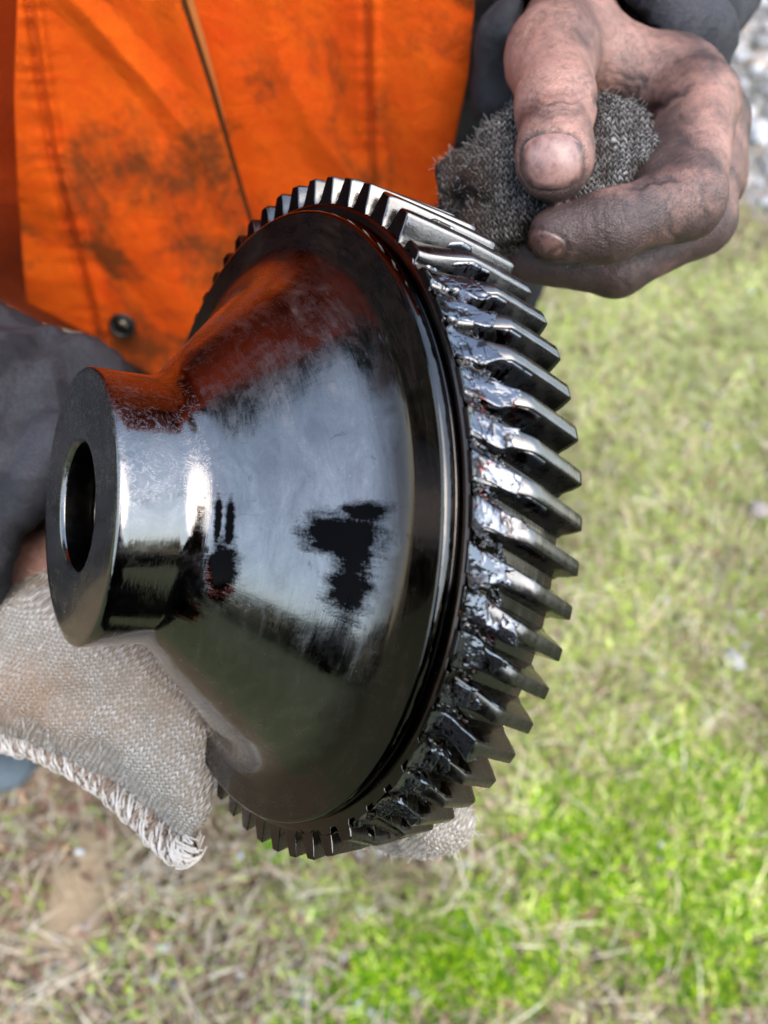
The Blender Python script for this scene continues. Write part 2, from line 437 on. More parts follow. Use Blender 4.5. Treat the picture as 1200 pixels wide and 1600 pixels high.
Vg = np.stack([np.cos(AA) * rr_, np.sin(AA) * rr_, -off], -1).reshape(-1, 3)
me = mesh('grease', Vg, grid_faces(nA, nS)[:, ::-1])
attr(me, 'lvl', lvl.ravel()); gr = link('grease', me, MAT_GREASE, gear); tag(gr, 'black grease and torn metal smeared over the front half of the teeth', kind='stuff')

# ------------------------------------------------------------------ skin, fabric, knit materials
def skin_mat():
    m = M('grimy_skin', rough=.50)
    m.set('Specular IOR Level', .28)
    o = m.obj(); d = m.at('dirt').outputs['Fac']
    n1 = m.noise(o, 90, 5, .65, .6); n2 = m.noise(o, 420, 4, .6)
    base = m.mix(m.ramp(n1, [(.3, 0.0), (.7, 1.0)]), (.46, .235, .180), (.54, .30, .24))
    blot = m.ramp(m.math('ADD', m.math('MULTIPLY', n1, .8), m.math('MULTIPLY', d, .75)), [(.36, 0.0), (.95, 1.0)])
    base = m.mix(blot, base, (.070, .044, .040))
    fine = m.ramp(m.math('ADD', n2, m.math('MULTIPLY', d, .15)), [(.50, 0.0), (.72, 1.0)])
    base = m.mix(m.math('MULTIPLY', fine, .5), base, (.12, .07, .06))
    ln = m.ramp(m.math('ABSOLUTE', m.math('SUBTRACT', m.noise(m.scale(o, (1.6, .9, .9), (.3, .2, .2)), 150, 5, .62, 1.2), .5)), [(0.0, 1.0), (.022, 0.0)])
    base = m.mix(m.math('MULTIPLY', ln, m.math('MULTIPLY', m.math('ADD', d, .25), .65), clamp=True), base, (.05, .03, .028))
    m.set('Base Color', base); m.set('Subsurface Weight', .12); m.set('Subsurface Radius', (.004, .0015, .0008)); m.set('Subsurface Scale', 1.0)
    v = m.n('TexVoronoi', {'Vector': m.scale(o, (1, 1.0, 1)), 'Scale': 900.0}, feature='DISTANCE_TO_EDGE').outputs['Distance']
    wr = m.noise(m.scale(o, (350, 900, 900), (.2, .1, .3)), 1.0, 3, .6, .8)
    m.set('Normal', m.bump(m.math('ADD', m.math('MULTIPLY', v, 1.2), m.math('SUBTRACT', m.math('MULTIPLY', wr, 1.4), m.math('MULTIPLY', ln, .35))), .55, .0005))
    return m.m
MAT_SKIN = skin_mat()
mn = M('fingernail', rough=.32)
mn.set('Specular IOR Level', .35); o_ = mn.obj(); dn = mn.at('dirt').outputs['Fac']
mn.set('Base Color', mn.mix(mn.math('ADD', mn.math('MULTIPLY', dn, 1.0), mn.math('MULTIPLY', mn.ramp(mn.noise(o_, 260, 5, .7), [(.45, 0.0), (.7, 1.0)]), .6), clamp=True), (.46, .26, .225), (.09, .05, .042)))
MAT_NAIL = mn.m

def cloth_mat(name, base, dark, stain=(.02, .02, .015), s_lo=.56, s_hi=.75, weave=2600, patt=None, rough=.85, twill=.0):
    m = M(name, rough=rough); o = m.obj()
    n1 = m.noise(o, 14, 5, .65, .5); n2 = m.math('ADD', m.math('MULTIPLY', m.noise(o, 45, 5, .7, .8), .5), m.math('MULTIPLY', m.noise(o, 12, 4, .6, .8), .5))
    c = m.mix(m.ramp(n2, [(.35, 0.0), (.65, 1.0)]), dark, base)
    if patt:
        pn = m.ramp(m.noise(o, patt[0], 2, .4, 1.2), [(.47, 0.0), (.5, 1.0)])
        c = m.mix(pn, c, patt[1])
    st = m.ramp(m.math('ADD', m.math('MULTIPLY', n1, .6), m.math('MULTIPLY', m.noise(m.scale(o, (1, 1, .55)), 30, 6, .75, .4), .45)), [(s_lo, 0.0), (s_hi, 1.0)])
    c = m.mix(m.math('MULTIPLY', st, .85), c, stain)
    wv = m.n('TexWave', {'Vector': o, 'Scale': weave / 6.28, 'Distortion': .6, 'Detail': 1.0}, wave_type='BANDS', bands_direction='DIAGONAL').outputs['Fac']
    wn = m.noise(o, weave * .5, 2)
    c = m.mix(m.math('MULTIPLY', m.math('ADD', m.math('MULTIPLY', wv, twill), m.math('MULTIPLY', m.ramp(wn, [(.35, 0.0), (.65, 1.0)]), 1 - twill)), .50), c, tuple(x * .45 for x in base))
    m.set('Base Color', c); m.set('Specular IOR Level', .12)
    cr = m.noise(o, 55, 4, .55, .6)
    b = m.bump(m.math('ADD', m.math('MULTIPLY', cr, 3.0), m.math('MULTIPLY', wn, .5)), .5, .0012)
    m.set('Normal', b)
    return m.m
MAT_ORANGE = cloth_mat('hi_vis_orange_cloth', (1.0, .150, .002), (.88, .070, .001), (.034, .030, .010), .530, .63)
MAT_ORANGE_SHADE = cloth_mat('shaded_orange_cloth', (.70, .075, .004), (.6, .05, .003))  # the orange cloth again, with its shade put into the colour
MAT_CAMO = cloth_mat('grey_work_cloth', (.052, .052, .061), (.036, .036, .043), (.014, .014, .016), .52, .75, 1800, (26, (.078, .078, .090)), rough=.7)
MAT_TROUSER = cloth_mat('dark_trouser_cloth', (.035, .035, .042), (.025, .025, .03))
MAT_THREAD = M('orange_thread', (.80, .10, .004), .8).m
MAT_SNAPB = M('blackened_brass', (.10, .085, .07), .3, 1.0).m
MAT_SNAPD = M('dark_snap_rim', (.015, .013, .012), .35, .6).m
MAT_CUFF = M('edge_binding', (.80, .27, .035), .9).m
MAT_GAP_SHADOW = M('gap_shadow_brown', (.11, .035, .01), .95).m
bpy.data.materials['gap_shadow_brown'].node_tree.nodes['Principled BSDF'].inputs['Specular IOR Level'].default_value = .05

def knit_mat(name, light, dark, amount, rows=720, dirt=(.34, .20, .11)):
    m = M(name, rough=.92); uv = m.at('kuv'); sx = m.n('SeparateXYZ', {0: uv.outputs['Vector']})
    o = m.obj()
    wob = m.math('MULTIPLY', m.math('SUBTRACT', m.noise(o, 90, 3), .5), 1.6)
    u = m.math('ADD', m.math('MULTIPLY', sx.outputs[0], rows), wob)
    v = m.math('ADD', m.math('MULTIPLY', sx.outputs[1], rows * .9), wob)
    tri = m.math('ABSOLUTE', m.math('SUBTRACT', m.math('FRACT', u), .5))
    row = m.math('ADD', m.math('MULTIPLY', m.math('SINE', m.math('MULTIPLY', m.math('ADD', v, m.math('MULTIPLY', tri, 1.5)), 6.2832)), .5), .5)
    colm = m.math('SUBTRACT', 1.0, m.math('POWER', m.math('ABSOLUTE', m.math('MULTIPLY', m.math('SUBTRACT', m.math('FRACT', m.math('MULTIPLY', u, 1.0)), .5), 2.0)), 2.5))
    hgt = m.math('MULTIPLY', row, colm)
    ns = m.noise(o, 1400, 3, .7)
    d = m.at('dirt').outputs['Fac']
    c = m.mix(m.ramp(hgt, [(.05, 0.0), (.45, 1.0)]), tuple(x * .5 for x in dark), light)
    fl = m.ramp(m.math('ADD', m.math('MULTIPLY', m.noise(o, 300, 4, .7), .6), m.math('MULTIPLY', ns, .4)), [(.5 - amount * .25, 0.0), (.62 - amount * .1, 1.0)])
    c = m.mix(m.math('MULTIPLY', fl, amount), c, dark)
    dd = m.math('MULTIPLY', d, m.ramp(m.noise(o, 80, 5, .7), [(.3, .5), (.65, 1.0)]), clamp=True)
    c = m.mix(dd, c, dirt)
    m.set('Base Color', c); m.set('Specular IOR Level', .1)
    m.set('Normal', m.bump(m.math('ADD', hgt, m.math('MULTIPLY', ns, .5)), 1.0, .0014))
    return m.m
MAT_GLOVE = knit_mat('off_white_knit', (.93, .90, .86), (.30, .245, .18), .72, 540)
MAT_HEM = knit_mat('overlocked_hem', (.62, .56, .50), (.27, .20, .15), .7, 520)
MAT_RAG = knit_mat('grey_flecked_knit', (1.0, .96, .92), (.034, .025, .021), .86, 520, (.06, .035, .025))

# ------------------------------------------------------------------ the worker
worker = empty('person', (-.07, .43, 0))
tag(worker, 'worker in stained orange jacket and grey sleeves holding the gear in both hands', 'person')

def chain(P, pts, k):                                     # pts: (px, py, depth, radius)
    d = None
    for a, b in zip(pts[:-1], pts[1:]):
        s = rc(P, cp3(*a[:3]), cp3(*b[:3]), a[3], b[3])
        d = s if d is None else smin(d, s, k)
    return d
THUMB = [(905, 0, .312, .018), (862, 88, .262, .0154), (868, 165, .240, .0119), (866, 252, .229, .0108)]
INDEX = [(1088, 165, .270, .0145), (1072, 315, .240, .0116), (950, 354, .234, .0104), (868, 367, .236, .0087)]
MIDDL = [(1112, 200, .292, .0145), (1092, 345, .264, .0118), (965, 415, .263, .0103), (825, 402, .262, .0088)]
RING = [(1118, 225, .318, .0140), (1117, 278, .293, .0120), (1010, 385, .292, .0105), (885, 400, .288, .0088)]
PINK = [(1085, 245, .345, .0120), (1090, 300, .325, .0100), (1000, 360, .320, .0090), (925, 380, .315, .0078)]
def hand_sdf(P):
    palm = rc(P, cp3(955, 55, .345), cp3(1085, 168, .278), .023, .0155)
    for px, py, d in ((1110, 200, .30), (1112, 225, .322), (1080, 245, .345)):
        palm = smin(palm, rc(P, cp3(955, 60, .355), cp3(px, py, d), .024, .0145), .012)
    palm = smin(palm, rc(P, cp3(955, 55, .345), cp3(940, -150, .43), .024, .028), .012)
    palm = smin(palm, rc(P, cp3(895, 75, .285), cp3(1040, 140, .285), .0145, .0140), .014)      # web between thumb and index
    palm = smin(palm, rc(P, cp3(935, 90, .29), cp3(1030, 170, .295), .0120, .0120), .010)
    th = chain(P, THUMB, .006)
    th = smin(th, ell(P, cp3(866, 235, .2275), (.0113, .0148, .0095)), .004)
    pt = smin(palm, th, .010)
    fing = None
    for fg in (INDEX, MIDDL, RING, PINK):
        c = chain(P, fg, .0045)
        fing = c if fing is None else smin(fing, c, .0016)
    # flesh pad where the index folds on itself
    fing = smin(fing, rc(P, cp3(1040, 240, .262), cp3(1030, 290, .246), .0105, .0100), .006)
    return smin(pt, smin(palm, fing, .0055), .0008)
def bb(ptsl, pad):
    a = np.array([cp3(*p[:3]) for p in ptsl]); return a.min(0) - pad, a.max(0) + pad
lo, hi = bb([(830, -60, .26), (1150, 460, .22), (800, 300, .36), (950, -100, .40)], .02)
Vh, Fh = nets(hand_sdf, lo, hi, .0011, 2)
Nh = vnormals(Vh, Fh)
def px_of(V): return 600 + F * V[:, 0] / -V[:, 2], 800 - F * V[:, 1] / -V[:, 2]
hx, hy = px_of(Vh)
dis = .00025 * fbm(Vh, 160, 3, 3)
dirt = np.clip(.35 + .5 * fbm(Vh, 45, 4, 8), 0, 1)
def crease(p0, p1, w_, amp, dr=.5, fmax=None):            # a skin fold between two pixel points, on surfaces facing the viewer
    global dis, dirt
    a = np.array(p0, float); b = np.array(p1, float); ab = b - a
    X = np.stack([hx, hy], -1)
    t = np.clip(((X - a) @ ab) / (ab @ ab), 0, 1)
    bend = 6 * np.sin(t * PI * 1.0) + 2.5 * np.sin(t * 17 + p0[0])
    nrm = np.array([-ab[1], ab[0]]) / np.linalg.norm(ab)
    q = X - (a + t[:, None] * ab + bend[:, None] * nrm)
    d = np.sqrt((q ** 2).sum(1))
    wgt = np.exp(-(d / w_) ** 2) * (Nh[:, 2] > -.1) * (np.sin(np.clip(t, .02, .98) * PI) ** .4)
    if fmax: wgt = wgt * (-Vh[:, 2] < fmax)
    dis -= amp * wgt; dirt += dr * wgt
for y, am in ((131, .0006), (139, .0004), (152, .0005), (163, .0006), (118, .0003), (172, .0003)):
    crease((812, y + 4), (925, y), 3.2, am, .35, .30)
crease((930, 150), (985, 205), 5, .0010, .5, .33); crease((985, 150), (1010, 115), 4, .0007, .4)
crease((940, 130), (1010, 165), 3.5, .0004, .3); crease((950, 110), (1040, 125), 3.5, .0003, .3); crease((1000, 175), (965, 130), 3, .0004, .3)
crease((1082, 135), (1000, 190), 6, .0012, .7); crease((1000, 190), (985, 245), 6, .0010, .6)
crease((1060, 280), (985, 296), 5, .0009, .7); crease((958, 300), (968, 330), 4, .0007, .5); crease((1098, 285), (1110, 350), 4, .0005, .3)
crease((945, 305), (952, 400), 3.5, .0004, .4); crease((930, 310), (936, 395), 3, .0003, .3)
crease((1040, 300), (1062, 390), 4, .0005, .3); crease((980, 420), (985, 462), 3.5, .0004, .4); crease((1060, 180), (1120, 210), 4, .0003, .2); crease((1050, 215), (1130, 235), 4, .0003, .2)
# grime: fingers dirtier than thumb
fingers = sstep(250, 380, hy); dirt += .55 * fingers
dirt += .5 * np.exp(-(((hx - 900) / 70) ** 2 + ((hy - 340) / 25) ** 2)) + .4 * np.exp(-(((hx - 1030) / 50) ** 2 + ((hy - 210) / 60) ** 2))
dirt -= .35 * np.exp(-(((hx - 860) / 60) ** 2 + ((hy - 140) / 90) ** 2))
# nail beds
def nail(cx, cy, a, b, rot, crv, V0, F0):
    """nail plate over the hand surface; returns mesh pieces, presses the fold round it"""
    global dis, dirt
    co, si = math.cos(rot), math.sin(rot)
    ux = (hx - cx) * co + (hy - cy) * si; uy = -(hx - cx) * si + (hy - cy) * co
    rr = (np.abs(ux / a) ** 2.6 + np.abs(uy / b) ** 2.6) ** (1 / 2.6)
    near = (Nh[:, 2] > .15) & (-Vh[:, 2] < .29)
    dis -= .0006 * np.exp(-((rr - 1.0) / .09) ** 2) * near
    dis += .00045 * np.exp(-((rr - 1.22) / .13) ** 2) * near * (uy < b * .75)
    dirt += .6 * np.exp(-((rr - 1.02) / .06) ** 2) * near
    bvh = BVHTree.FromPolygons([tuple(map(float, p)) for p in V0], [tuple(map(int, f)) for f in F0])
    V = []; D = []; n, rg = 48, 10
    for i in range(n):
        t = 2 * PI * i / n; c, s = math.cos(t), math.sin(t)
        k = 1 / (abs(c) ** 2.6 + abs(s) ** 2.6) ** (1 / 2.6)
        for j in range(rg + 1):
            f = j / rg * 1.0
            x, y = c * k * a * f, s * k * b * f
            px, py = cx + x * co - y * si, cy + x * si + y * co
            d = Vector(cp3(px, py, 1)).normalized()
            hit = bvh.ray_cast(Vector((0, 0, 0)), d)
            if hit[0] is None: hit = (Vector(cp3(px, py, .236)), Vector((0, 0, 1)))
            lift = .0006 - .0010 * f ** 6 + (.0006 * sstep(.4, 1, y / b) if y > 0 else 0)
            V.append(tuple(hit[0] + Vector((0, 0, 1)) * lift + hit[1] * 0)); D.append(.08 + .8 * float(sstep(.80, .98, f)) * (y > -b * .6) + (.62 if crv > 1 else 0))
    return V, D, grid_faces(n, rg + 1, True)
nails = [nail(864, 252, 49, 44, -.08, 1, Vh, Fh), nail(853, 381, 33, 21, .32, 2, Vh, Fh)]
Vh2 = Vh + Nh * dis[:, None]
body_V, body_F, body_D = [c2w(Vh2)], [Fh], [np.clip(dirt, 0, 1.4)]

# right wrist (in the glove at image left) and the rest of the body, coarse under the clothes
def wrist_sdf(P):
    return smin(rc(P, cp3(-60, 765, .33), cp3(130, 890, .312), .034, .031), rc(P, cp3(130, 890, .312), cp3(210, 1010, .305), .031, .022), .01)
lo, hi = bb([(-120, 600, .40), (300, 1150, .24)], .03)
Vw, Fw = nets(wrist_sdf, lo, hi, .003, 2)
body_V.append(c2w(Vw)); body_F.append(Fw); body_D.append(np.full(len(Vw), .12) + .3 * fbm(Vw, 50, 3, 4))
SHR, ELR = np.array([-.30, .50, 1.44]), W(-330, 560, .35)
SHL, ELL_ = np.array([.15, .52, 1.44]), W(1150, -330, .48)
WRR, WRL = W(80, 840, .315), W(945, -60, .37)
def body_sdf(P):
    c = (-.07, .53)
    d = ell(P, (c[0], c[1] - .055, 1.70), (.078, .095, .118))
    d = smin(d, rc(P, (c[0], c[1] - .075, 1.64), (c[0], c[1] - .08, 1.61), .052, .044), .03)
    d = smin(d, rc(P, (c[0], c[1] - .02, 1.62), (c[0], c[1] + .03, 1.42), .056, .064), .03)
    d = smin(d, rc(P, (c[0], c[1] - .152, 1.695), (c[0], c[1] - .142, 1.72), .013, .008), .012)          # nose
    for s in (-1, 1):
        d = smin(d, ell(P, (c[0] + s * .081, c[1] - .035, 1.69), (.012, .022, .033)), .008)              # ears
        d = smin(d, rc(P, (c[0] + s * .03, c[1] + .04, 1.40), (c[0] + s * .17, c[1] + .02, 1.40), .07, .06), .04)
        d = smax(d, -ell(P, (c[0] + s * .032, c[1] - .143, 1.712), (.016, .012, .011)), .008)            # eye sockets
        d = smin(d, ell(P, (c[0] + s * .032, c[1] - .128, 1.712), (.012, .012, .012)), .003)
        d = smin(d, rc(P, (c[0] + s * .095, c[1] + .03, .93), (c[0] + s * .11, c[1] + .02, .50), .085, .055), .05)
        d = smin(d, rc(P, (c[0] + s * .11, c[1] + .02, .50), (c[0] + s * .12, c[1] + .04, .09), .055, .038), .03)
    d = smin(d, ell(P, (c[0], c[1] - .143, 1.652), (.024, .012, .009)), .006)                            # lips
    d = smin(d, ell(P, (c[0], c[1] + .04, 1.28), (.16, .10, .20)), .05)
    d = smin(d, ell(P, (c[0], c[1] + .04, 1.02), (.15, .10, .18)), .05)
    for a, b, e in ((SHR, ELR, WRR), (SHL, ELL_, WRL)):
        d = smin(d, smin(rc(P, a, b, .050, .040), rc(P, b, e, .040, .030), .02), .03)
    return d
Vb, Fb = nets(body_sdf, (-.55, .05, .05), (.35, .80, 1.86), .010, 2)
body_V.append(Vb); body_F.append(Fb); body_D.append(np.full(len(Vb), .15))
off = 0; FF = []
for v, f in zip(body_V, body_F): FF.append(f + off); off += len(v)
me = mesh('body', np.concatenate(body_V), np.concatenate(FF)); attr(me, 'dirt', np.concatenate(body_D))
body = link('body', me, MAT_SKIN, worker)
for (V, D, f), lab in zip(nails, ('pink thumb nail with dark rim', 'dark nail of the curled forefinger')):
    me = mesh('fingernail', c2w(V), f); attr(me, 'dirt', D)
    o = link('fingernail', me, MAT_NAIL, body); o['label'] = lab
hairm = M('short_brown_hair', (.05, .03, .02), .7)
def hair_sdf(P):
    c = (-.07, .53)
    d = ell(P, (c[0], c[1] - .035, 1.725), (.088, .102, .105))
    return smax(d, -ell(P, (c[0], c[1] - .13, 1.66), (.085, .06, .09)), .01)
Vx, Fx = nets(hair_sdf, (-.2, .32, 1.56), (.06, .7, 1.88), .006, 1)
Vx = Vx + vnormals(Vx, Fx) * (.004 * fbm(Vx, 90, 3, 2))[:, None]
link('hair', mesh('hair', Vx, Fx), hairm.m, worker)

# ---- orange jacket: two front panels that overlap along the opening
YJ = .395
def jacket_pt(px, py, extra=0.0):
    r = RC @ np.array([(px - 600) / F, (800 - py) / F, -1.0])
    y = YJ; 
    for _ in range(4):
        p = CL + r * (y / r[1]); x, z = p[0], p[2]
        xx = x + .09
        y = YJ + .55 * xx * xx - .012 * math.sin(xx * 21 + z * 3.0 + 1.2) - .007 * math.sin(xx * 47 - z * 9) \
            + .012 * noise.noise(Vector((x * 9, z * 3.2, 1.0))) + .005 * noise.noise(Vector((x * 24, z * 13, 5.0))) - .0035 * max(0, 1 - 5 * abs(noise.noise(Vector((x * 10 + z * 3, z * 6, 9.0))))) - .05 * (z - 1.0) - extra
    return CL + r * (y / r[1])
def curve_x(pts, y):
    pts = sorted(pts, key=lambda p: p[1]); ys = [p[1] for p in pts]; xs = [p[0] for p in pts]
    return float(np.interp(y, ys, xs))
def panel(name, L, Rr, y0, y1, nu, nv, mat, extra, parent, hem=None):
    V = []
    for i in range(nu):
        u = i / (nu - 1)
        for j in range(nv):
            v = j / (nv - 1); py = y0 + (y1 - y0) * v
            xl, xr = curve_x(L, py), curve_x(Rr, py)
            px = xl + (xr - xl) * u
            if hem: py = min(py, hem(px) + 0 * v) if False else y0 + (hem(px) - y0) * v; xl2, xr2 = curve_x(L, py), curve_x(Rr, py); px = xl2 + (xr2 - xl2) * u
            V.append(jacket_pt(px, py, extra(px, py)))
    me = mesh(name, V, grid_faces(nu, nv)[:, ::-1])
    o = link(name, me, mat, parent); sm = o.modifiers.new('thickness', 'SOLIDIFY'); sm.thickness = .003; sm.offset = -1
    return o
jacket = empty('jacket', worker.location); jacket.parent = worker; jacket.location = (0, 0, 0); jacket['keep'] = 1
wl = Vector(worker.location)
def jl(o): o.location = -wl; return o
LINE = [(262, -300), (285, 0), (330, 140), (390, 345), (420, 470), (450, 640)]
LEFT = [(25, -300), (28, 0), (22, 150), (28, 300), (40, 455), (60, 640)]
RIGHT = [(748, -300), (742, 0), (732, 120), (700, 270), (655, 400), (600, 640)]
STITCH1 = [(40, -300), (44, 0), (62, 130), (82, 250), (112, 370), (150, 515), (170, 600)]
STITCH2 = [(575, -300), (570, 0), (572, 150), (578, 290), (585, 640)]
hemL = lambda px: float(np.interp(px, [20, 60, 150, 215, 245, 300, 450], [470, 478, 525, 575, 592, 600, 610]))
def ex_left(px, py):
    s = px - curve_x(STITCH1, py)
    pk = .0005 * math.sin(py * .22 + 2 * math.sin(py * .05)) * math.exp(-(s / 28) ** 2)
    edge = .006 * float(sstep(60, 0, curve_x(LINE, py) - px)) 
    return .004 - .0035 * math.exp(-(s / 7) ** 2) + .0030 * math.exp(-((s + 2 - 16) / 9) ** 2) + pk + edge + .004
def ex_right(px, py):
    s = px - curve_x(STITCH2, py)
    return -.003 * math.exp(-(s / 7) ** 2) + .0022 * math.exp(-((s - 14) / 9) ** 2) + .0004 * math.sin(py * .2 + 2 * math.sin(py * .06)) * math.exp(-(s / 26) ** 2)
jl(panel('front_panel', LEFT, LINE, -1400, 600, 130, 330, MAT_ORANGE, ex_left, jacket, hemL))
jl(panel('front_panel', [(x - 45, y) for x, y in LINE], RIGHT, -1400, 640, 130, 330, MAT_ORANGE, ex_right, jacket))
# pale folded edge along the opening
V = []
for j in range(120):
    y = -300 + 800 * j / 119; x = curve_x(LINE, y)
    wd = 2 + 16 * float(sstep(330, 0, y)) 
    for k in range(5):
        t = k / 4; V.append(jacket_pt(x - 1 + wd * t, y, .0125 - .011 * t ** 2))
jl(link('placket_edge', mesh('placket_edge', V, grid_faces(120, 5)), MAT_CUFF, jacket))
V = []; n_p = 140  # dark cord standing in for the shadow gap along the opening
for j in range(n_p):
    y = -300 + 860 * j / (n_p - 1); x = curve_x(LINE, y) + 1
    for k in range(8):
        g = 2 * PI * k / 8; V.append(jacket_pt(x, y, .0128) + np.array([math.cos(g), math.sin(g), 0]) * .0017)
i_ = np.arange(n_p - 1)[:, None]; j_ = np.arange(8)[None, :]; j2 = (j_ + 1) % 8
jl(link('gap_shadow', mesh('gap_shadow', V, np.stack([i_ * 8 + j_, i_ * 8 + j2, (i_ + 1) * 8 + j2, (i_ + 1) * 8 + j_], -1).reshape(-1, 4)), MAT_GAP_SHADOW, jacket))
def stitches(line, y0, y1, step):
    V, Fc = [], []
    y = y0
    while y < y1:
        a = curve_x(line, y); b = curve_x(line, y + step * .62)
        p = jacket_pt(a, y, (ex_left if line is STITCH1 else ex_right)(a, y) + .0007); q = jacket_pt(b, y + step * .62, (ex_left if line is STITCH1 else ex_right)(b, y + step * .62) + .0007)
        ax = (q - p); ax /= np.linalg.norm(ax); s = np.cross(ax, [0, -1, 0]); s /= np.linalg.norm(s); t = np.cross(ax, s)
        n0 = len(V); r = .0004
        for c, m_ in ((p, .5), ((p + q) / 2, 1.0), (q, .5)):
            for k in range(5):
                g = 2 * PI * k / 5; V.append(c + (s * math.cos(g) + t * math.sin(g)) * r * m_)
        for i in range(2):
            for k in range(5):
                Fc.append((n0 + i * 5 + k, n0 + i * 5 + (k + 1) % 5, n0 + i * 5 + 5 + (k + 1) % 5, n0 + i * 5 + 5 + k))
        y += step
    return mesh('stitching', V, Fc)
for ln, a, b in ((STITCH1, -250, 540), (STITCH2, -250, 400)):
    o = jl(link('stitching', stitches(ln, a, b, 8), MAT_THREAD, jacket)); o['kind'] = 'stuff'
# snap button at the lower corner
sb = jacket_pt(191, 509, .012)
nb = Vector(CL - sb).normalized() + Vector((-.12, -.3, 0)); nb.normalize()
def small_lathe(prof, n=40):
    pr = np.array(prof); t = np.linspace(0, 2 * PI, n, endpoint=False)
    v = np.stack([np.outer(np.cos(t), pr[:, 0]), np.outer(np.sin(t), pr[:, 0]), np.tile(pr[:, 1], (n, 1))], -1).reshape(-1, 3)
    return v, grid_faces(n, len(pr), True)
link('snap_rim', mesh('snap_rim', *small_lathe([(.0085, -.002), (.0085, .0008), (.0078, .0018), (.0062, .0020), (.0054, .0012), (.005, .0002), (.0001, .0002)])), MAT_SNAPD, jacket)
link('snap_cap', mesh('snap_cap', *small_lathe([(.0048, 0), (.0046, .0012), (.0038, .0019), (.002, .0023), (.00005, .0024)])), MAT_SNAPB, jacket)
for o in list(jacket.children):
    if o.name.startswith('snap_'): o.location = Vector(sb) - wl; o.rotation_euler = nb.to_track_quat('Z', 'Y').to_euler()

# torso shell of the jacket, worn over grey shirt
def shell_sdf(P):
    c = (-.12, .56)
    d = ell(P, (c[0], c[1] + .01, 1.25), (.185, .120, .30))
    d = smin(d, rc(P, (-.27, .51, 1.43), (.12, .52, 1.43), .095, .095), .05)
    d = smin(d, rc(P, (-.24, .45, 1.38), (.10, .45, 1.38), .10, .10), .06)
    d = smin(d, ell(P, (c[0] - .05, c[1] - .01, 1.04), (.245, .130, .22)), .05)
    d = smin(d, rc(P, SHR, SHR * .45 + ELR * .55, .078, .098), .04)
    d = smin(d, rc(P, SHL, SHL * .6 + ELL_ * .4, .072, .074), .04)
    d = smax(d, .86 - P[..., 2], .01)
    return smax(d, P[..., 2] - 1.56, .01)
Vx, Fx = nets(shell_sdf, (-.55, .10, .82), (.36, .80, 1.62), .009, 2)
Vx = Vx + vnormals(Vx, Fx) * (.010 * fbm(Vx, 11, 3, 6))[:, None]
jl(link('jacket_back', mesh('jacket_back', Vx, Fx), MAT_ORANGE_SHADE, jacket))
def shirt_sdf(P):
    d = ell(P, (-.065, .555, 1.18), (.215, .145, .34))
    return smax(smax(d, P[..., 2] - 1.40, .01), .94 - P[..., 2], .01)
Vx, Fx = nets(shirt_sdf, (-.32, .36, .88), (.20, .74, 1.5), .009, 2)
Vx = Vx + vnormals(Vx, Fx) * (.012 * fbm(Vx, 12, 3, 16))[:, None]
link('shirt', mesh('shirt', Vx, Fx), MAT_CAMO, worker)
# grey sleeves with open cuffs
def sleeve(name, a, b, e, ra, rb, re, ri, seed, res=.005):
    e2 = e + (e - b) / np.linalg.norm(e - b) * .05
    dirn = (e - b) / np.linalg.norm(e - b)
    def f(P):
        d = smin(rc(P, a, b, ra, rb), rc(P, b, e2, rb, re), .03)
        pl = (P - e) @ dirn.astype(np.float32)
        d = smax(d, pl - .0, .006)
        return smax(d, -rc(P, b + (e - b) * .35, e2 + dirn * .05, ri, ri), .004)
    A = np.array([a, b, e])
    V, Fc = nets(f, A.min(0) - .11, A.max(0) + .11, res, 2)
    N = vnormals(V, Fc)
    t = (V - b) @ dirn
    w1 = np.sin(t * 95 + 5 * fbm(V, 14, 2, seed)) * .0045
    rid = 1 - np.clip(np.abs(fbm(V * np.array([1, 1, 1.5]), 11, 2, seed + 8)) * 7, 0, 1)
    V = V + N * (.013 * fbm(V, 15, 3, seed) - .0085 * rid + w1 * np.clip(fbm(V, 10, 2, seed + 3) + .4, 0, 1))[:, None]
    return link(name, mesh(name, V, Fc), MAT_CAMO, worker)
slR = sleeve('sleeve', SHR, ELR, W(150, 850, .310), .085, .080, .056, .046, 21, .006)
slL = sleeve('sleeve', SHL, ELL_, W(915, 135, .318), .085, .058, .0475, .040, 33, .005)

# trousers, boots
def leg_x(s): return -.07 + s * .10
def trous_sdf(P):
    d = ell(P, (-.07, .55, .93), (.200, .125, .15))
    for s in (-1, 1):
        d = smin(d, rc(P, (-.07 + s * .10, .55, .88), (-.07 + s * .115, .54, .50), .104, .088), .03)
        d = smin(d, rc(P, (-.07 + s * .115, .54, .50), (-.07 + s * .12, .52, .14), .088, .072), .03)
    return smax(smax(d, P[..., 2] - 1.02, .01), .10 - P[..., 2], .01)
Vx, Fx = nets(trous_sdf, (-.36, .32, .06), (.24, .74, 1.08), .010, 2)
Vx = Vx + vnormals(Vx, Fx) * (.012 * fbm(Vx * np.array([1, 1, .6]), 13, 3, 9))[:, None]
link('trousers', mesh('trousers', Vx, Fx), MAT_TROUSER, worker)
MAT_BOOT = cloth_mat('dusty_black_leather', (.03, .027, .024), (.02, .018, .016), (.09, .08, .07), .5, .8, rough=.6)
def boot_sdf(P):
    d = rc(P, (0, 0, .16), (0, .005, .07), .052, .048)
    d = smin(d, rc(P, (0, -.02, .05), (0, -.16, .042), .046, .042), .03)
    return smax(d, .004 - P[..., 2], .003)
Vx, Fx = nets(boot_sdf, (-.08, -.24, -.01), (.08, .08, .24), .006, 2)
bme = mesh('boot', Vx, Fx)
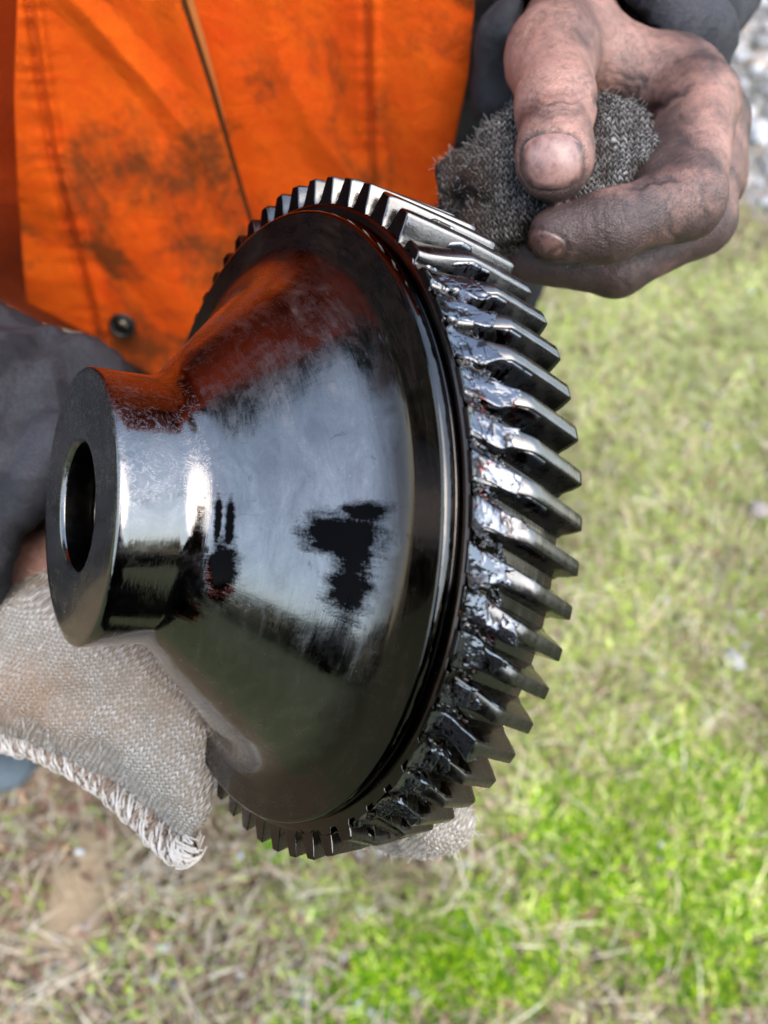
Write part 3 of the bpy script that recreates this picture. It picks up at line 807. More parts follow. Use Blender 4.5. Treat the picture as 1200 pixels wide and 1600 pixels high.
for s in (-1, 1):
    o = link('boot', bme, MAT_BOOT, worker); o.location = Vector((-.07 + s * .12, .52, 0)) - wl; o.rotation_euler = (0, 0, s * .2)

# ---- the knitted glove on the other hand
GP = np.array([(40, 905), (120, 850), (230, 880), (315, 1000), (343, 1090), (350, 1160), (346, 1225), (326, 1285), (296, 1335), (272, 1330), (222, 1272), (155, 1214), (95, 1180), (50, 1165),
               (0, 1152), (-90, 1135), (-110, 1060), (-40, 985)], float)
HEM = [(-90, 1140, .293), (-40, 1148, .288), (0, 1153, .284), (50, 1167, .279), (95, 1183, .274), (130, 1202, .270), (165, 1224, .266), (200, 1256, .262), (232, 1288, .258), (262, 1318, .254), (284, 1332, .252), (306, 1320, .252)]
def gdepth(px, py): return .279 - .00005 * (px - 50) - .00006 * (py - 1050) + .020 * sstep(950, 850, py)
def poly_sd(X, Y, poly):
    d = np.full(X.shape, 1e9, np.float32); inside = np.zeros(X.shape, bool)
    n = len(poly)
    for i in range(n):
        a, b = poly[i], poly[(i + 1) % n]
        ex, ey = b - a; wx, wy = X - a[0], Y - a[1]
        t = np.clip((wx * ex + wy * ey) / (ex * ex + ey * ey), 0, 1)
        d = np.minimum(d, (wx - ex * t) ** 2 + (wy - ey * t) ** 2)
        c = ((a[1] <= Y) & (b[1] > Y)) | ((b[1] <= Y) & (a[1] > Y))
        xi = a[0] + (Y - a[1]) / (ey if ey else 1e-9) * ex
        inside ^= c & (X < xi)
    return np.where(inside, -np.sqrt(d), np.sqrt(d))
GF = [[(250, 1120, .292, .017), (430, 1215, .333, .014), (570, 1270, .305, .0125), (692, 1290, .265, .0118)],
      [(240, 1080, .30, .017), (420, 1130, .34, .014), (570, 1190, .325, .0125), (660, 1225, .30, .0115)],
      [(230, 1040, .30, .017), (420, 1040, .345, .014), (570, 1080, .335, .0125), (650, 1120, .31, .0115)],
      [(220, 1000, .30, .016), (400, 970, .345, .013), (540, 980, .335, .0115), (600, 1000, .32, .0105)],
      [(160, 1000, .285, .017), (250, 960, .290, .014), (330, 930, .292, .012), (380, 930, .290, .011)]]
def glove_sdf(P):
    z = -P[..., 2]; X = 600 + F * P[..., 0] / z; Y = 800 - F * P[..., 1] / z
    sd_ = poly_sd(X, Y, GP) * z / F
    zc = gdepth(X, Y)
    th = np.clip(-sd_, 0, .03)
    bul = .0045 + .020 * (1 - np.exp(-th / .018)) * sstep(1330, 1120, Y)
    d = smax(sd_, np.abs(z - zc) - bul, .010)
    d = smin(d, rc(P, cp3(150, 1000, .298), cp3(200, 1040, .290), .038, .036), .015)
    fg = None
    for c in GF: 
        e = chain(P, c, .006); fg = e if fg is None else smin(fg, e, .002)
    return smin(d, fg, .010)
lo, hi = bb([(-110, 800, .34), (700, 1345, .36), (-100, 1300, .23), (700, 900, .25)], .012)
Vg, Fg = nets(glove_sdf, lo, hi, .0017, 3)
Ng = vnormals(Vg, Fg); gx, gy = px_of(Vg)
fold = .0026 * fbm(Vg, 45, 3, 12) + .0012 * np.sin((gx * .6 - gy * 1.0) * .045 + 2 * fbm(Vg, 25, 2, 3))
Vg2 = Vg + Ng * fold[:, None]
me = mesh('glove', c2w(Vg2), Fg)
sl = .55 + .25 * sstep(0, 350, gx)
ku = Vg2[:, 0] * .80 - Vg2[:, 1] * .60 + .0; kv = Vg2[:, 0] * .60 + Vg2[:, 1] * .80 + Vg2[:, 2] * .8
att = me.attributes.new('kuv', 'FLOAT_VECTOR', 'POINT'); att.data.foreach_set('vector', np.stack([ku, kv, ku * 0], -1).astype(np.float32).ravel())
gd = .75 * np.exp(-(((gx - 40) / 80) ** 2 + ((gy - 1090) / 75) ** 2)) + .35 * np.exp(-(((gx - 230) / 90) ** 2 + ((gy - 1080) / 60) ** 2)) + .45 * np.exp(-(((gx - 250) / 60) ** 2 + ((gy - 1010) / 40) ** 2)) + .30 * np.clip(fbm(Vg, 40, 4, 7), 0, 1)
attr(me, 'dirt', gd * (gx < 450))
glove = link('glove', me, MAT_GLOVE, worker); glove['label'] = 'dirty off-white knitted glove holding the gear from behind'
# overlocked hem: a lumpy roll with loose threads
pts = [Vector(cp3(*p)) for p in HEM]; n = 260; mm = 18; V = []
arr = np.array(pts); tt = np.linspace(0, len(arr) - 1, n)
path = np.stack([np.interp(tt, np.arange(len(arr)), arr[:, k]) for k in range(3)], -1)
tan = np.gradient(path, axis=0); tan /= np.linalg.norm(tan, axis=1)[:, None]
for i in range(n):
    s = np.cross(tan[i], [0, 0, 1]); s /= np.linalg.norm(s); b = np.cross(tan[i], s)
    for k in range(mm):
        g = 2 * PI * k / mm
        rad = .0037 * (1 + .22 * math.sin(i * .72 + 1.3 * math.sin(g)) + .25 * noise.noise(Vector((i * .21, math.cos(g) * 1.5, math.sin(g) * 1.5)))) * (.35 + .65 * min(1, (n - 1 - i) / 14))
        V.append(path[i] + (s * math.cos(g) * 1.15 + b * math.sin(g)) * rad)
V = np.array(V); f = grid_faces(n, mm); ff = []
i_ = np.arange(n - 1)[:, None]; j_ = np.arange(mm)[None, :]; j2 = (j_ + 1) % mm
f = np.stack([i_ * mm + j_, i_ * mm + j2, (i_ + 1) * mm + j2, (i_ + 1) * mm + j_], -1).reshape(-1, 4)
me = mesh('hem', c2w(V), f)
att = me.attributes.new('kuv', 'FLOAT_VECTOR', 'POINT'); att.data.foreach_set('vector', np.stack([np.repeat(np.arange(n) * .0004, mm), np.tile(np.arange(mm) * .0008, n), np.zeros(n * mm)], -1).astype(np.float32).ravel())
attr(me, 'dirt', .25 + .3 * fbm(V, 60, 3, 2)); link('hem', me, MAT_HEM, glove)
def strands(name, path_fn, cnt, mat, parent, rad):
    V, Fc = [], []
    for _ in range(cnt):
        P = path_fn(); n0 = len(V); m_ = len(P)
        for i, p in enumerate(P):
            d = P[min(i + 1, m_ - 1)] - P[max(i - 1, 0)]; d = d / (np.linalg.norm(d) + 1e-9)
            s = np.cross(d, [.3, .5, .81]); s /= np.linalg.norm(s) + 1e-9; b = np.cross(d, s)
            for k in range(3):
                g = 2 * PI * k / 3; V.append(p + (s * math.cos(g) + b * math.sin(g)) * rad)
        for i in range(m_ - 1):
            for k in range(3):
                Fc.append((n0 + i * 3 + k, n0 + i * 3 + (k + 1) % 3, n0 + i * 3 + 3 + (k + 1) % 3, n0 + i * 3 + 3 + k))
    o = link(name, mesh(name, V, Fc), mat, parent); o['kind'] = 'stuff'; return o
def hem_loop():
    i = random.randrange(4, n - 6); c = path[i]; s = np.cross(tan[i], [0, 0, 1]); s /= np.linalg.norm(s)
    a = rng.normal(size=3) * .0012; w_ = random.uniform(.6, 1.6); L = random.uniform(.0015, .004)
    th_ = random.uniform(0, 2 * PI)
    return [c2w(c + tan[i] * L * (t - .5) * 2 + (s * math.cos(th_ + t * 1.6) * 1.15 + np.cross(tan[i], s) * math.sin(th_ + t * 1.6)) * (.0035 + .0006 * math.sin(t * PI)) + a * .35) for t in np.linspace(0, 1, 6)]
MAT_YARN = M('cotton_yarn', (.62, .57, .51), .9).m
strands('loose_threads', hem_loop, 620, MAT_YARN, glove, .00026)

def fuzz(name, V, N, lo_, hi_, cnt, L, mat, parent, keep=None):
    ids = rng.integers(0, len(V), cnt * 3); ids = ids[(N[ids, 2] > -.2)]
    if keep is not None: ids = ids[keep[ids]]
    ids = iter(ids[:cnt].tolist()); n_ = min(cnt, len(V))
    def one():
        i = next(ids); d = N[i] * .5 + rng.normal(size=3) * .6; b = rng.normal(size=3) * .5; l = L * random.uniform(.4, 1.3)
        return [c2w(V[i] + (d * t + b * t * t) * l) for t in (0, .35, .7, 1)]
    k = 0
    return strands(name, one, cnt - 5, mat, parent, .00009)
fuzz('fuzz', Vg2, Ng, 0, 0, 6000, .0013, MAT_YARN, glove, (gx < 760) & (gy > 850))
# ------------------------------------------------------------------ dirty rag held in the bare hand
def rag_sdf(P):
    d = rc(P, cp3(800, 190, .262), cp3(785, 285, .262), .004, .015)
    d = smin(d, rc(P, cp3(785, 290, .262), cp3(755, 285, .262), .015, .009), .012)
    d = smin(d, rc(P, cp3(755, 285, .262), cp3(722, 288, .265), .008, .004), .010)
    d = smin(d, rc(P, cp3(795, 305, .262), cp3(900, 300, .254), .0125, .0155), .014)
    d = smin(d, rc(P, cp3(900, 300, .254), cp3(940, 250, .256), .0145, .0115), .010)
    d = smin(d, rc(P, cp3(945, 250, .256), cp3(938, 205, .262), .0125, .009), .010)
    d = smin(d, rc(P, cp3(780, 345, .255), cp3(765, 352, .255), .009, .006), .010)
    d = smin(d, rc(P, cp3(850, 260, .275), cp3(940, 280, .275), .020, .018), .012)
    return d
lo, hi = bb([(680, 150, .24), (990, 390, .30)], .02)
Vr, Fr = nets(rag_sdf, lo, hi, .0012, 2)
Nr = vnormals(Vr, Fr)
Vr = Vr + Nr * (.0034 * fbm(Vr, 85, 4, 15) + .0034 * (1 - 2.5 * np.abs(fbm(Vr, 48, 2, 18))) + .0005 * fbm(Vr, 600, 2, 3))[:, None]
me = mesh('rag', c2w(Vr), Fr)
att = me.attributes.new('kuv', 'FLOAT_VECTOR', 'POINT'); att.data.foreach_set('vector', np.stack([Vr[:, 0] + .6 * Vr[:, 2], Vr[:, 1], Vr[:, 0] * 0], -1).astype(np.float32).ravel())
rx, ry = px_of(Vr)
attr(me, 'dirt', np.clip(1.1 * (1 - sstep(730, 800, rx)) * sstep(200, 260, ry) + .7 * np.exp(-((rx - 900) / 60) ** 2 - ((ry - 200) / 60) ** 2) + .5 * fbm(Vr, 70, 3, 5), 0, 1))
rag = link('knitted_rag', me, MAT_RAG); fuzz('frayed_threads', Vr, Nr, 0, 0, 2200, .0015, M('grey_yarn', (.30, .28, .26), .9).m, rag); tag(rag, 'crumpled dirty grey flecked knitted rag pinched under the bare thumb', 'rag')

# ------------------------------------------------------------------ phone and the photographer behind it (seen in the gear's reflections)
phone = empty('smartphone'); phone['keep'] = 1
phone.matrix_world = Matrix([[RC[i][0], RC[i][1], RC[i][2], CL[i]] for i in range(3)] + [[0, 0, 0, 1]])
tag(phone, 'black smartphone taking the picture, mirrored in the oily hub', 'phone')
def rbox(x0, x1, y0, y1, z0, z1, r, nc=6):
    V = []; 
    ring = []
    for cx, cy, a0 in ((x1 - r, y1 - r, 0), (x0 + r, y1 - r, 90), (x0 + r, y0 + r, 180), (x1 - r, y0 + r, 270)):
        for k in range(nc + 1):
            a = math.radians(a0 + 90 * k / nc); ring.append((cx + r * math.cos(a), cy + r * math.sin(a)))
    m_ = len(ring); cxm, cym = (x0 + x1) / 2, (y0 + y1) / 2
    lv = [(z0, .97), (z0 + .001, 1), (z1 - .001, 1), (z1, .97)]
    for z, s in lv:
        for x, y in ring: V.append((cxm + (x - cxm) * s, cym + (y - cym) * s, z))
    f = [tuple(range(m_ - 1, -1, -1)), tuple(3 * m_ + k for k in range(m_))]
    for i in range(3):
        for k in range(m_): f.append((i * m_ + k, i * m_ + (k + 1) % m_, (i + 1) * m_ + (k + 1) % m_, (i + 1) * m_ + k))
    return V, f
MAT_PHONE = M('black_phone_glass', (.01, .01, .012), .15).m
link('phone_body', mesh('phone_body', *rbox(-.055, .016, -.128, .016, .004, .012, .010)), MAT_PHONE, phone, False)
link('lens_ring', mesh('lens_ring', *small_lathe([(.0055, .0045), (.0055, .0022), (.0045, .0022), (.0042, .0035), (.0001, .0035)])), MAT_PHONE, phone)

photog = empty('person', (0, -.42, 0))
tag(photog, 'photographer in dark jacket standing opposite, seen only as a reflection', 'person')
pw = Vector(photog.location)
PSH = [np.array([-.19, -.42, 1.42]), np.array([.19, -.42, 1.42])]
PEL = [np.array([-.25, -.30, 1.15]), np.array([.25, -.30, 1.15])]
PHC = [c2w((-.064, -.085, .010)), c2w((.026, -.085, .010))]
def pbody_sdf(P):
    d = ell(P, (0, -.40, 1.64), (.078, .095, .118))
    d = smin(d, rc(P, (0, -.43, 1.58), (0, -.44, 1.42), .056, .064), .03)
    d = smin(d, rc(P, (0, -.30, 1.615), (0, -.305, 1.64), .012, .008), .012)
    for s in (-1, 1):
        d = smin(d, ell(P, (s * .081, -.42, 1.63), (.012, .022, .033)), .008)
        d = smax(d, -ell(P, (s * .032, -.305, 1.652), (.016, .012, .011)), .008)
        d = smin(d, rc(P, (s * .11, -.44, .93), (s * .13, -.44, .10), .08, .04), .05)
    d = smin(d, ell(P, (0, -.305, 1.592), (.024, .012, .009)), .006)
    d = smin(d, ell(P, (0, -.45, 1.2), (.15, .09, .28)), .05)
    for i in (0, 1):
        d = smin(d, rc(P, PSH[i], PEL[i], .048, .040), .03)
        d = smin(d, rc(P, PEL[i], PHC[i] + np.array([(-.02, .02)[i], -.06, -.05]), .040, .027), .02)
    return d
Vp, Fp = nets(pbody_sdf, (-.36, -.60, .04), (.36, .02, 1.80), .011, 2)
def phand_sdf(P, s):                                      # camera frame; fingers wrap the phone's edge
    X = -.055 if s < 0 else .016
    pm = rc(P, (X + s * .012, -.10, .045), (X + s * .012, -.07, .018), .020, .014)
    d = rc(P, (X + s * .03, -.16, .075), (X + s * .012, -.10, .045), .026, .020); d = smin(d, pm, .012)
    for k in range(4):
        y = -.052 - k * .020; L = (.040, .046, .042, .032)[k] * .8
        f = smin(rc(P, (X + s * .018, y - .012, .030), (X + s * .009, y, .001 ), .0095, .0085),
                 rc(P, (X + s * .009, y, .001), (X + s * (.009 - L), y + .003, -.0065 + .001 * k), .0085, .0068), .004)
        d = smin(d, f, .002)
    t = rc(P, (X + s * .014, -.095, .035), (X - s * .010, -.055, .024), .0115, .0090)
    return smin(d, t, .004)
VV, FV = [Vp], [Fp]; nv = len(Vp)
for s, x0 in ((-1, -.13), (1, -.06)):
    V_, F_ = nets(lambda P: phand_sdf(P, s), (x0, -.21, -.03), (x0 + .17, -.02, .11), .0028, 2)
    VV.append(c2w(V_)); FV.append(F_ + nv); nv += len(V_)
me = mesh('body', np.concatenate(VV), np.concatenate(FV)); attr(me, 'dirt', np.full(nv, .3))
link('body', me, MAT_SKIN, photog)
def pcoat_sdf(P):
    d = ell(P, (0, -.43, 1.08), (.23, .17, .50))
    d = smin(d, rc(P, (-.13, -.44, 1.40), (.13, -.44, 1.40), .075, .075), .05)
    for i in (0, 1):
        d = smin(d, rc(P, PSH[i], PEL[i], .065, .058), .03)
        d = smin(d, rc(P, PEL[i], PHC[i] + np.array([(-.03, .03)[i], -.09, -.075]), .058, .044), .02)
    return smax(smax(d, P[..., 2] - 1.49, .01), .70 - P[..., 2], .01)
Vp, Fp = nets(pcoat_sdf, (-.38, -.66, .66), (.38, .02, 1.54), .011, 2)
Vp = Vp + vnormals(Vp, Fp) * (.012 * fbm(Vp, 12, 3, 6))[:, None]
link('coat', mesh('coat', Vp, Fp), MAT_TROUSER, photog)
def ptr_sdf(P):
    d = ell(P, (0, -.45, .93), (.19, .125, .14))
    for s in (-1, 1): d = smin(d, rc(P, (s * .10, -.45, .88), (s * .13, -.44, .10), .10, .065), .03)
    return smax(d, .08 - P[..., 2], .01)
Vp, Fp = nets(ptr_sdf, (-.3, -.66, .04), (.3, -.25, 1.1), .012, 2)
link('trousers', mesh('trousers', Vp, Fp), MAT_TROUSER, photog)
for s in (-1, 1):
    o = link('boot', bme, MAT_BOOT, photog); o.location = Vector((s * .13, -.44, 0)) - pw; o.rotation_euler = (0, 0, PI + s * .2)
hm = mesh('hair', *nets(lambda P: smax(ell(P, (0, -.42, 1.665), (.088, .100, .105)), -ell(P, (0, -.325, 1.60), (.085, .06, .09)), .01), (-.12, -.56, 1.5), (.12, -.26, 1.82), .007, 1))
link('hair', hm, hairm.m, photog)

# ------------------------------------------------------------------ the ground
def blobs(X, Y, lst):
    v = np.zeros(X.shape)
    for px, py, rx_, ry_, a in lst:                       # photo-pixel ellipses, laid down on the ground
        c = G(px, py); e = G(px + rx_, py); g = G(px, py - ry_)
        v += a * np.exp(-(((X - c[0]) / max(abs(e[0] - c[0]), .01)) ** 2 + ((Y - c[1]) / max(abs(g[1] - c[1]), .01)) ** 2))
    return v
MOSS = [(1020, 1380, 190, 110, 1.1), (900, 1300, 80, 60, .7), (1150, 1280, 90, 90, .8), (680, 1490, 120, 70, 1.2), (560, 1565, 90, 50, 1.0), (760, 1560, 120, 50, .6), (1120, 1540, 130, 70, .7), (1000, 1200, 200, 60, .3),
        (420, 1330, 60, 40, .4)]
LIGHTG = [(1080, 760, 330, 420, .8), (900, 1150, 200, 160, .5), (1100, 1200, 200, 160, .8), (600, 1420, 220, 60, .5), (1000, 560, 160, 90, .9), (1120, 700, 120, 200, .8), (1050, 880, 150, 130, .75), (1180, 480, 120, 80, .8), (1130, 1080, 120, 90, .6), (1190, 960, 90, 150, .6), (900, 1200, 60, 60, .3), (520, 1400, 80, 40, .5)]
STONY = [(1150, 60, 110, 80, 1.3), (1190, 180, 70, 110, 1.0), (1120, 20, 150, 50, .9), (1185, 300, 40, 60, .7)]
TAN = [(120, 1390, 50, 90, .9), (100, 1470, 50, 60, .5)]
GX0, GX1, GY0, GY1 = -2.2, 3.4, -.45, 4.6
def near_axes(n_, a, b, c, p):                            # denser near the camera
    t = np.linspace(-1, 1, n_); return t
gu = np.linspace(GX0, GX1, 330); gvv = np.linspace(GY0, GY1, 300)
XX, YY = np.meshgrid(gu, gvv, indexing='ij')
P2 = np.stack([XX.ravel(), YY.ravel(), np.zeros(XX.size)], -1)
nz = fbm(P2, 4.0, 4, 31); nz2 = fbm(P2, 16, 3, 32)
zz = (.012 * nz + .006 * nz2)
edge_ = np.minimum.reduce([XX.ravel() - GX0, GX1 - XX.ravel(), YY.ravel() - GY0, GY1 - YY.ravel()])
zz = zz * sstep(0, .3, edge_)
far = [(-400, -400), (400, -400), (400, 400), (-400, 400)]
gm = np.c_[P2[:, :2], zz]
me = mesh('ground', gm, grid_faces(330, 300))
jit = nz * .35 + nz2 * .25
mossv = np.clip(blobs(XX, YY, MOSS).ravel() + jit * .9, 0, 1.2)
lgv = np.clip(blobs(XX, YY, LIGHTG).ravel() + jit * .5, 0, 1)
stv = np.clip(blobs(XX, YY, STONY).ravel() + jit * .3, 0, 1); tav = np.clip(blobs(XX, YY, TAN).ravel() + jit * .3, 0, 1)
attr(me, 'zones', np.stack([mossv, lgv, stv], -1)); attr(me, 'tan', tav)
m = M('ground_soil', rough=.95); o = m.obj(); z = m.n('SeparateColor', {0: m.at('zones').outputs['Color']})
c = m.mix(m.ramp(m.noise(o, 22, 6, .7), [(.35, 0.0), (.65, 1.0)]), (.17, .10, .06), (.50, .37, .25))
c = m.mix(m.ramp(m.noise(o, 60, 4, .7), [(.45, 0.0), (.6, 1.0)]), c, (.13, .12, .07))
c = m.mix(m.math('MULTIPLY', z.outputs[1], m.ramp(m.noise(o, 30, 5, .7), [(.3, .4), (.6, 1.0)])), c, (.48, .54, .20))
c = m.mix(m.at('tan').outputs['Fac'], c, (.74, .53, .32))
c = m.mix(m.ramp(m.math('ADD', z.outputs[0], m.math('MULTIPLY', m.math('SUBTRACT', m.noise(o, 26, 5, .7), .5), 1.1)), [(.35, 0.0), (.55, 1.0)]), c, (.17, .38, .015))
c = m.mix(m.ramp(m.math('ADD', z.outputs[2], m.math('MULTIPLY', m.math('SUBTRACT', m.noise(o, 18, 4), .5), .8)), [(.4, 0.0), (.6, 1.0)]), c, (.36, .34, .32))
m.set('Base Color', c); m.set('Normal', m.bump(m.noise(o, 60, 6, .7), .9, .012))
m.set('Specular IOR Level', .1); MAT_GROUND = m.m
ground = link('ground', me, MAT_GROUND); tag(ground, kind='structure')
# the field beyond, from the edge of the detailed patch to the horizon
V = [(GX0, GY0, 0), (GX1, GY0, 0), (GX1, GY1, 0), (GX0, GY1, 0)] + [(x, y, 0) for x, y in far]
fm = mesh('field', V, [(4, 5, 1, 0), (5, 6, 2, 1), (6, 7, 3, 2), (7, 4, 0, 3)])
mf = M('field_grass', rough=.95); o = mf.obj()
mf.set('Base Color', mf.mix(mf.noise(o, 1.5, 8, .7), (.13, .12, .06), (.12, .17, .045)))
tag(link('field', fm, mf.m, None, False), kind='structure')

# added unseen trees, shaped to block sky in the steel's reflections
def sky_blocker_trees():
    V = []; n_ = 0
    N = 48000
    t = rng.random(N); side = rng.random(N) < .62
    az = np.where(side, rng.uniform(-75, 45, N), rng.uniform(110, 250, N)) * PI / 180      # clockwise from +Y
    R_ = np.where(side, rng.uniform(7, 9.5, N), rng.uniform(13, 16, N))
    top = np.array([(9.6 if -75 * PI / 180 < a < -14 * PI / 180 else 5.6) + 1.4 * noise.noise(Vector((a * 3.1, 2, 0))) + .9 * noise.noise(Vector((a * 9, 5, 0))) for a in az]) * np.where(side, 1, .62)
    z = top * rng.random(N) ** .8
    C = np.stack([np.sin(az) * R_, np.cos(az) * R_, z], -1)
    C += rng.normal(size=(N, 3)) * .15
    a = rng.normal(size=(N, 3)); a /= np.linalg.norm(a, axis=1)[:, None]
    b = np.cross(a, rng.normal(size=(N, 3))); b /= np.linalg.norm(b, axis=1)[:, None]
    s_ = rng.uniform(.10, .24, N)[:, None]
    V = np.stack([C - a * s_, C + b * s_ * .5, C + a * s_, C - b * s_ * .5], 1).reshape(-1, 3)
    me = mesh('sky_blocker_trees', V, np.arange(N * 4).reshape(N, 4))
    mt = M('sky_blocker_leaves', rough=.7); q = mt.obj(); mt.set('Base Color', mt.mix(mt.noise(q, .8, 3), (.055, .050, .025), (.11, .12, .04)))
    tag(link('sky_blocker_trees', me, mt.m, None, False), kind='stuff')
sky_blocker_trees()
def gz(x, y):
    return .012 * noise.fractal(Vector((x * 4 + 31 * 17.3, y * 4 + 31 * 5.1, 31 * 9.7)), 1.0, 2.0, 4)
litv = np.clip(blobs(XX, YY, [(40, 1420, 110, 170, 1.1), (60, 1250, 90, 60, .7), (230, 1500, 60, 50, .4), (950, 1120, 80, 60, .5), (790, 1180, 60, 50, .5)]).ravel() + jit * .5 - .35, 0, 1)
zone_grid = np.stack([mossv, lgv, stv, zz, litv, tav], -1).reshape(330, 300, 6)
def zone(x, y):
    i = np.clip(((x - GX0) / (GX1 - GX0) * 329).astype(int), 0, 329); j = np.clip(((y - GY0) / (GY1 - GY0) * 299).astype(int), 0, 299)
    return zone_grid[i, j]
def rand_view(n_, jx=40):                                 # random ground points, even in the picture so near things get detail
    px = rng.uniform(-120, 1320, n_); py = rng.uniform(-60, 1680, n_)
    a = (px - 600) / F; b = (800 - py) / F
    r = np.stack([a, b * sp + cp, b * cp - sp], -1)
    t = -CAM_H / r[:, 2]
    return r[:, 0] * t, r[:, 1] * t
def blades(name, n_, keep, hgt, wid, lean, cols, mat, lay=0.0, label=None):
    x, y = rand_view(n_); zn = zone(x, y); k = rng.random(n_) < keep(zn) * np.clip(1 - 1.5 * zn[:, 5], .04, 1); x, y, zn = x[k], y[k], zn[k]; n_ = len(x)
    H = hgt[0] + (hgt[1] - hgt[0]) * rng.random(n_) ** 1.5; Wd = wid * rng.uniform(.6, 1.4, n_)
    az = rng.uniform(0, 2 * PI, n_); ln = rng.uniform(lean[0], lean[1], n_)
    d = np.stack([np.cos(az), np.sin(az)], -1); s = np.stack([-d[:, 1], d[:, 0]], -1)
    base = np.stack([x, y, zn[:, 3] - .002 + lay * rng.random(n_)], -1)
    def lvl(t, wf):
        fw = H * t * np.sin(ln * (.5 + .5 * t)); up = H * t * np.cos(ln * (.5 + .5 * t))
        c = base + np.c_[d * fw[:, None], up]
        o = np.c_[s * (Wd * wf)[:, None], np.zeros(n_)]
        return c - o, c + o
    a0, a1 = lvl(0, .5); b0, b1 = lvl(.55, .42); t0, t1 = lvl(1, .06)
    V = np.stack([a0, a1, b0, b1, t0, t1], 1).reshape(-1, 3)
    i = np.arange(n_)[:, None] * 6
    Fq = np.concatenate([i + np.array([[0, 1, 3, 2]]), i + np.array([[2, 3, 5, 4]])])
    me = mesh(name, V, Fq)
    cc = np.array(cols); pick = rng.integers(0, len(cc), n_); j = rng.uniform(.7, 1.25, (n_, 1))
    attr(me, 'tint', np.repeat(cc[pick] * j * (1 + .45 * np.clip(zn[:, 3] / .009, -1, 1))[:, None], 6, 0))
    o = link(name, me, mat); tag(o, kind='stuff'); return o
m = M('blade', rough=.6); m.set('Base Color', m.at('tint').outputs['Color']); m.set('Specular IOR Level', .12); MAT_BLADE = m.m
blades('moss_cover', 90000, lambda z: sstep(.08, .75, z[:, 0]), (.006, .022), .0035, (.2, 1.1), [(.34, .62, .006), (.54, .84, .010), (.16, .36, .006), (.72, .92, .06)], MAT_BLADE)
blades('short_grass', 80000, lambda z: np.clip(.12 + .85 * z[:, 1] * (1 - z[:, 2]) - .1 * z[:, 0], .03, 1), (.012, .045), .0028, (.3, 1.35), [(.40, .56, .06), (.56, .70, .12), (.78, .84, .28), (.68, .56, .26), (.22, .33, .05)], MAT_BLADE)
blades('dry_straw', 26000, lambda z: np.clip(.75 - .9 * z[:, 0] - .2 * z[:, 2], .03, 1), (.02, .11), .0018, (1.25, 1.56), [(.80, .64, .42), (.52, .38, .24), (.22, .14, .09), (.92, .82, .62)], MAT_BLADE, .006)
blades('leaf_litter', 16000, lambda z: np.clip(.7 - .6 * z[:, 0] - .4 * z[:, 1] - .2 * z[:, 2], .03, 1), (.010, .032), .010, (1.2, 1.5), [(.16, .08, .05), (.34, .19, .12), (.50, .36, .25), (.08, .05, .035)], MAT_BLADE, .006)
blades('red_brown_litter', 16000, lambda z: np.clip(.8 - 2 * z[:, 0] - 2 * z[:, 1] - z[:, 2], 0, 1) * (z[:, 4] > 0), (.012, .040), .008, (1.1, 1.5), [(.36, .17, .11), (.24, .12, .08), (.50, .30, .20)], MAT_BLADE, .008)

# stones
import bmesh
def stone_mesh(seed):
    bm = bmesh.new(); bmesh.ops.create_icosphere(bm, subdivisions=2, radius=1)
    for v in bm.verts:
        k = 1 + .35 * noise.noise(v.co * 1.1 + Vector((seed * 7.7, 0, 0))) + .12 * noise.noise(v.co * 3 + Vector((0, seed, 0)))
        v.co = Vector((v.co.x * k, v.co.y * k * .8, v.co.z * k * .6))
    me = bpy.data.meshes.new('stone'); bm.to_mesh(me); bm.free(); return me
sm = M('pale_stone', rough=.85); o = sm.obj()
sm.set('Base Color', sm.mix(sm.noise(o, 2.5, 6, .7), (.30, .28, .26), (.62, .61, .60))); sm.set('Normal', sm.bump(sm.noise(o, 6, 5), .5, .05))
# gravel as one mass
tv = []; base_st = [stone_mesh(i) for i in range(4)]
bmv = [(np.array([v.co[:] for v in b.vertices]), np.array([p.vertices[:] for p in b.polygons])) for b in base_st]
x, y = rand_view(5200); zn = zone(x, y); k = rng.random(len(x)) < np.clip(.06 + 1.1 * zn[:, 2] - .05 * zn[:, 0], 0.02, 1); x, y, zn = x[k], y[k], zn[k]
VV, FV, TT, nv = [], [], [], 0
for a, b, zq in zip(x, y, zn):
    v, f = bmv[random.randrange(4)]
    s = random.uniform(.004, .010) if zq[2] < .35 else random.uniform(.018, .050)
    t = random.uniform(0, 6.28); c, s_ = math.cos(t), math.sin(t)
    vv = v @ np.array([[c, s_, 0], [-s_, c, 0], [0, 0, 1]]) * s + [a, b, zq[3] + s * .3]
    VV.append(vv); FV.append(f + nv); nv += len(v); g = random.choice([(.55, .54, .53), (.40, .37, .34), (.66, .66, .67), (.44, .33, .25), (.28, .27, .26)])
    TT.append(np.tile(np.array(g) * random.uniform(.8, 1.15), (len(v), 1)))
me = mesh('gravel', np.concatenate(VV), np.concatenate(FV)); attr(me, 'tint', np.concatenate(TT))
m = M('gravel_stone', rough=.85); m.set('Base Color', m.at('tint').outputs['Color']); MAT_GRAVEL = m.m
tag(link('gravel', me, MAT_GRAVEL), kind='stuff')
def stone(px, py, s, label, col, sc=(1, 1, 1), seed=1):
    p = G(px, py); me = stone_mesh(seed); mt = M('stone_surface', rough=.8); q = mt.obj()
    mt.set('Base Color', mt.mix(mt.noise(q, 3, 6, .7), tuple(c * .6 for c in col), col)); mt.set('Normal', mt.bump(mt.noise(q, 7, 5), .4, .04))
    o = link('stone', me, mt.m); o.location = (p[0], p[1], s * .35); o.scale = (s * sc[0], s * sc[1], s * sc[2]); o.rotation_euler = (0, 0, seed)
    tag(o, label, 'stone'); return o
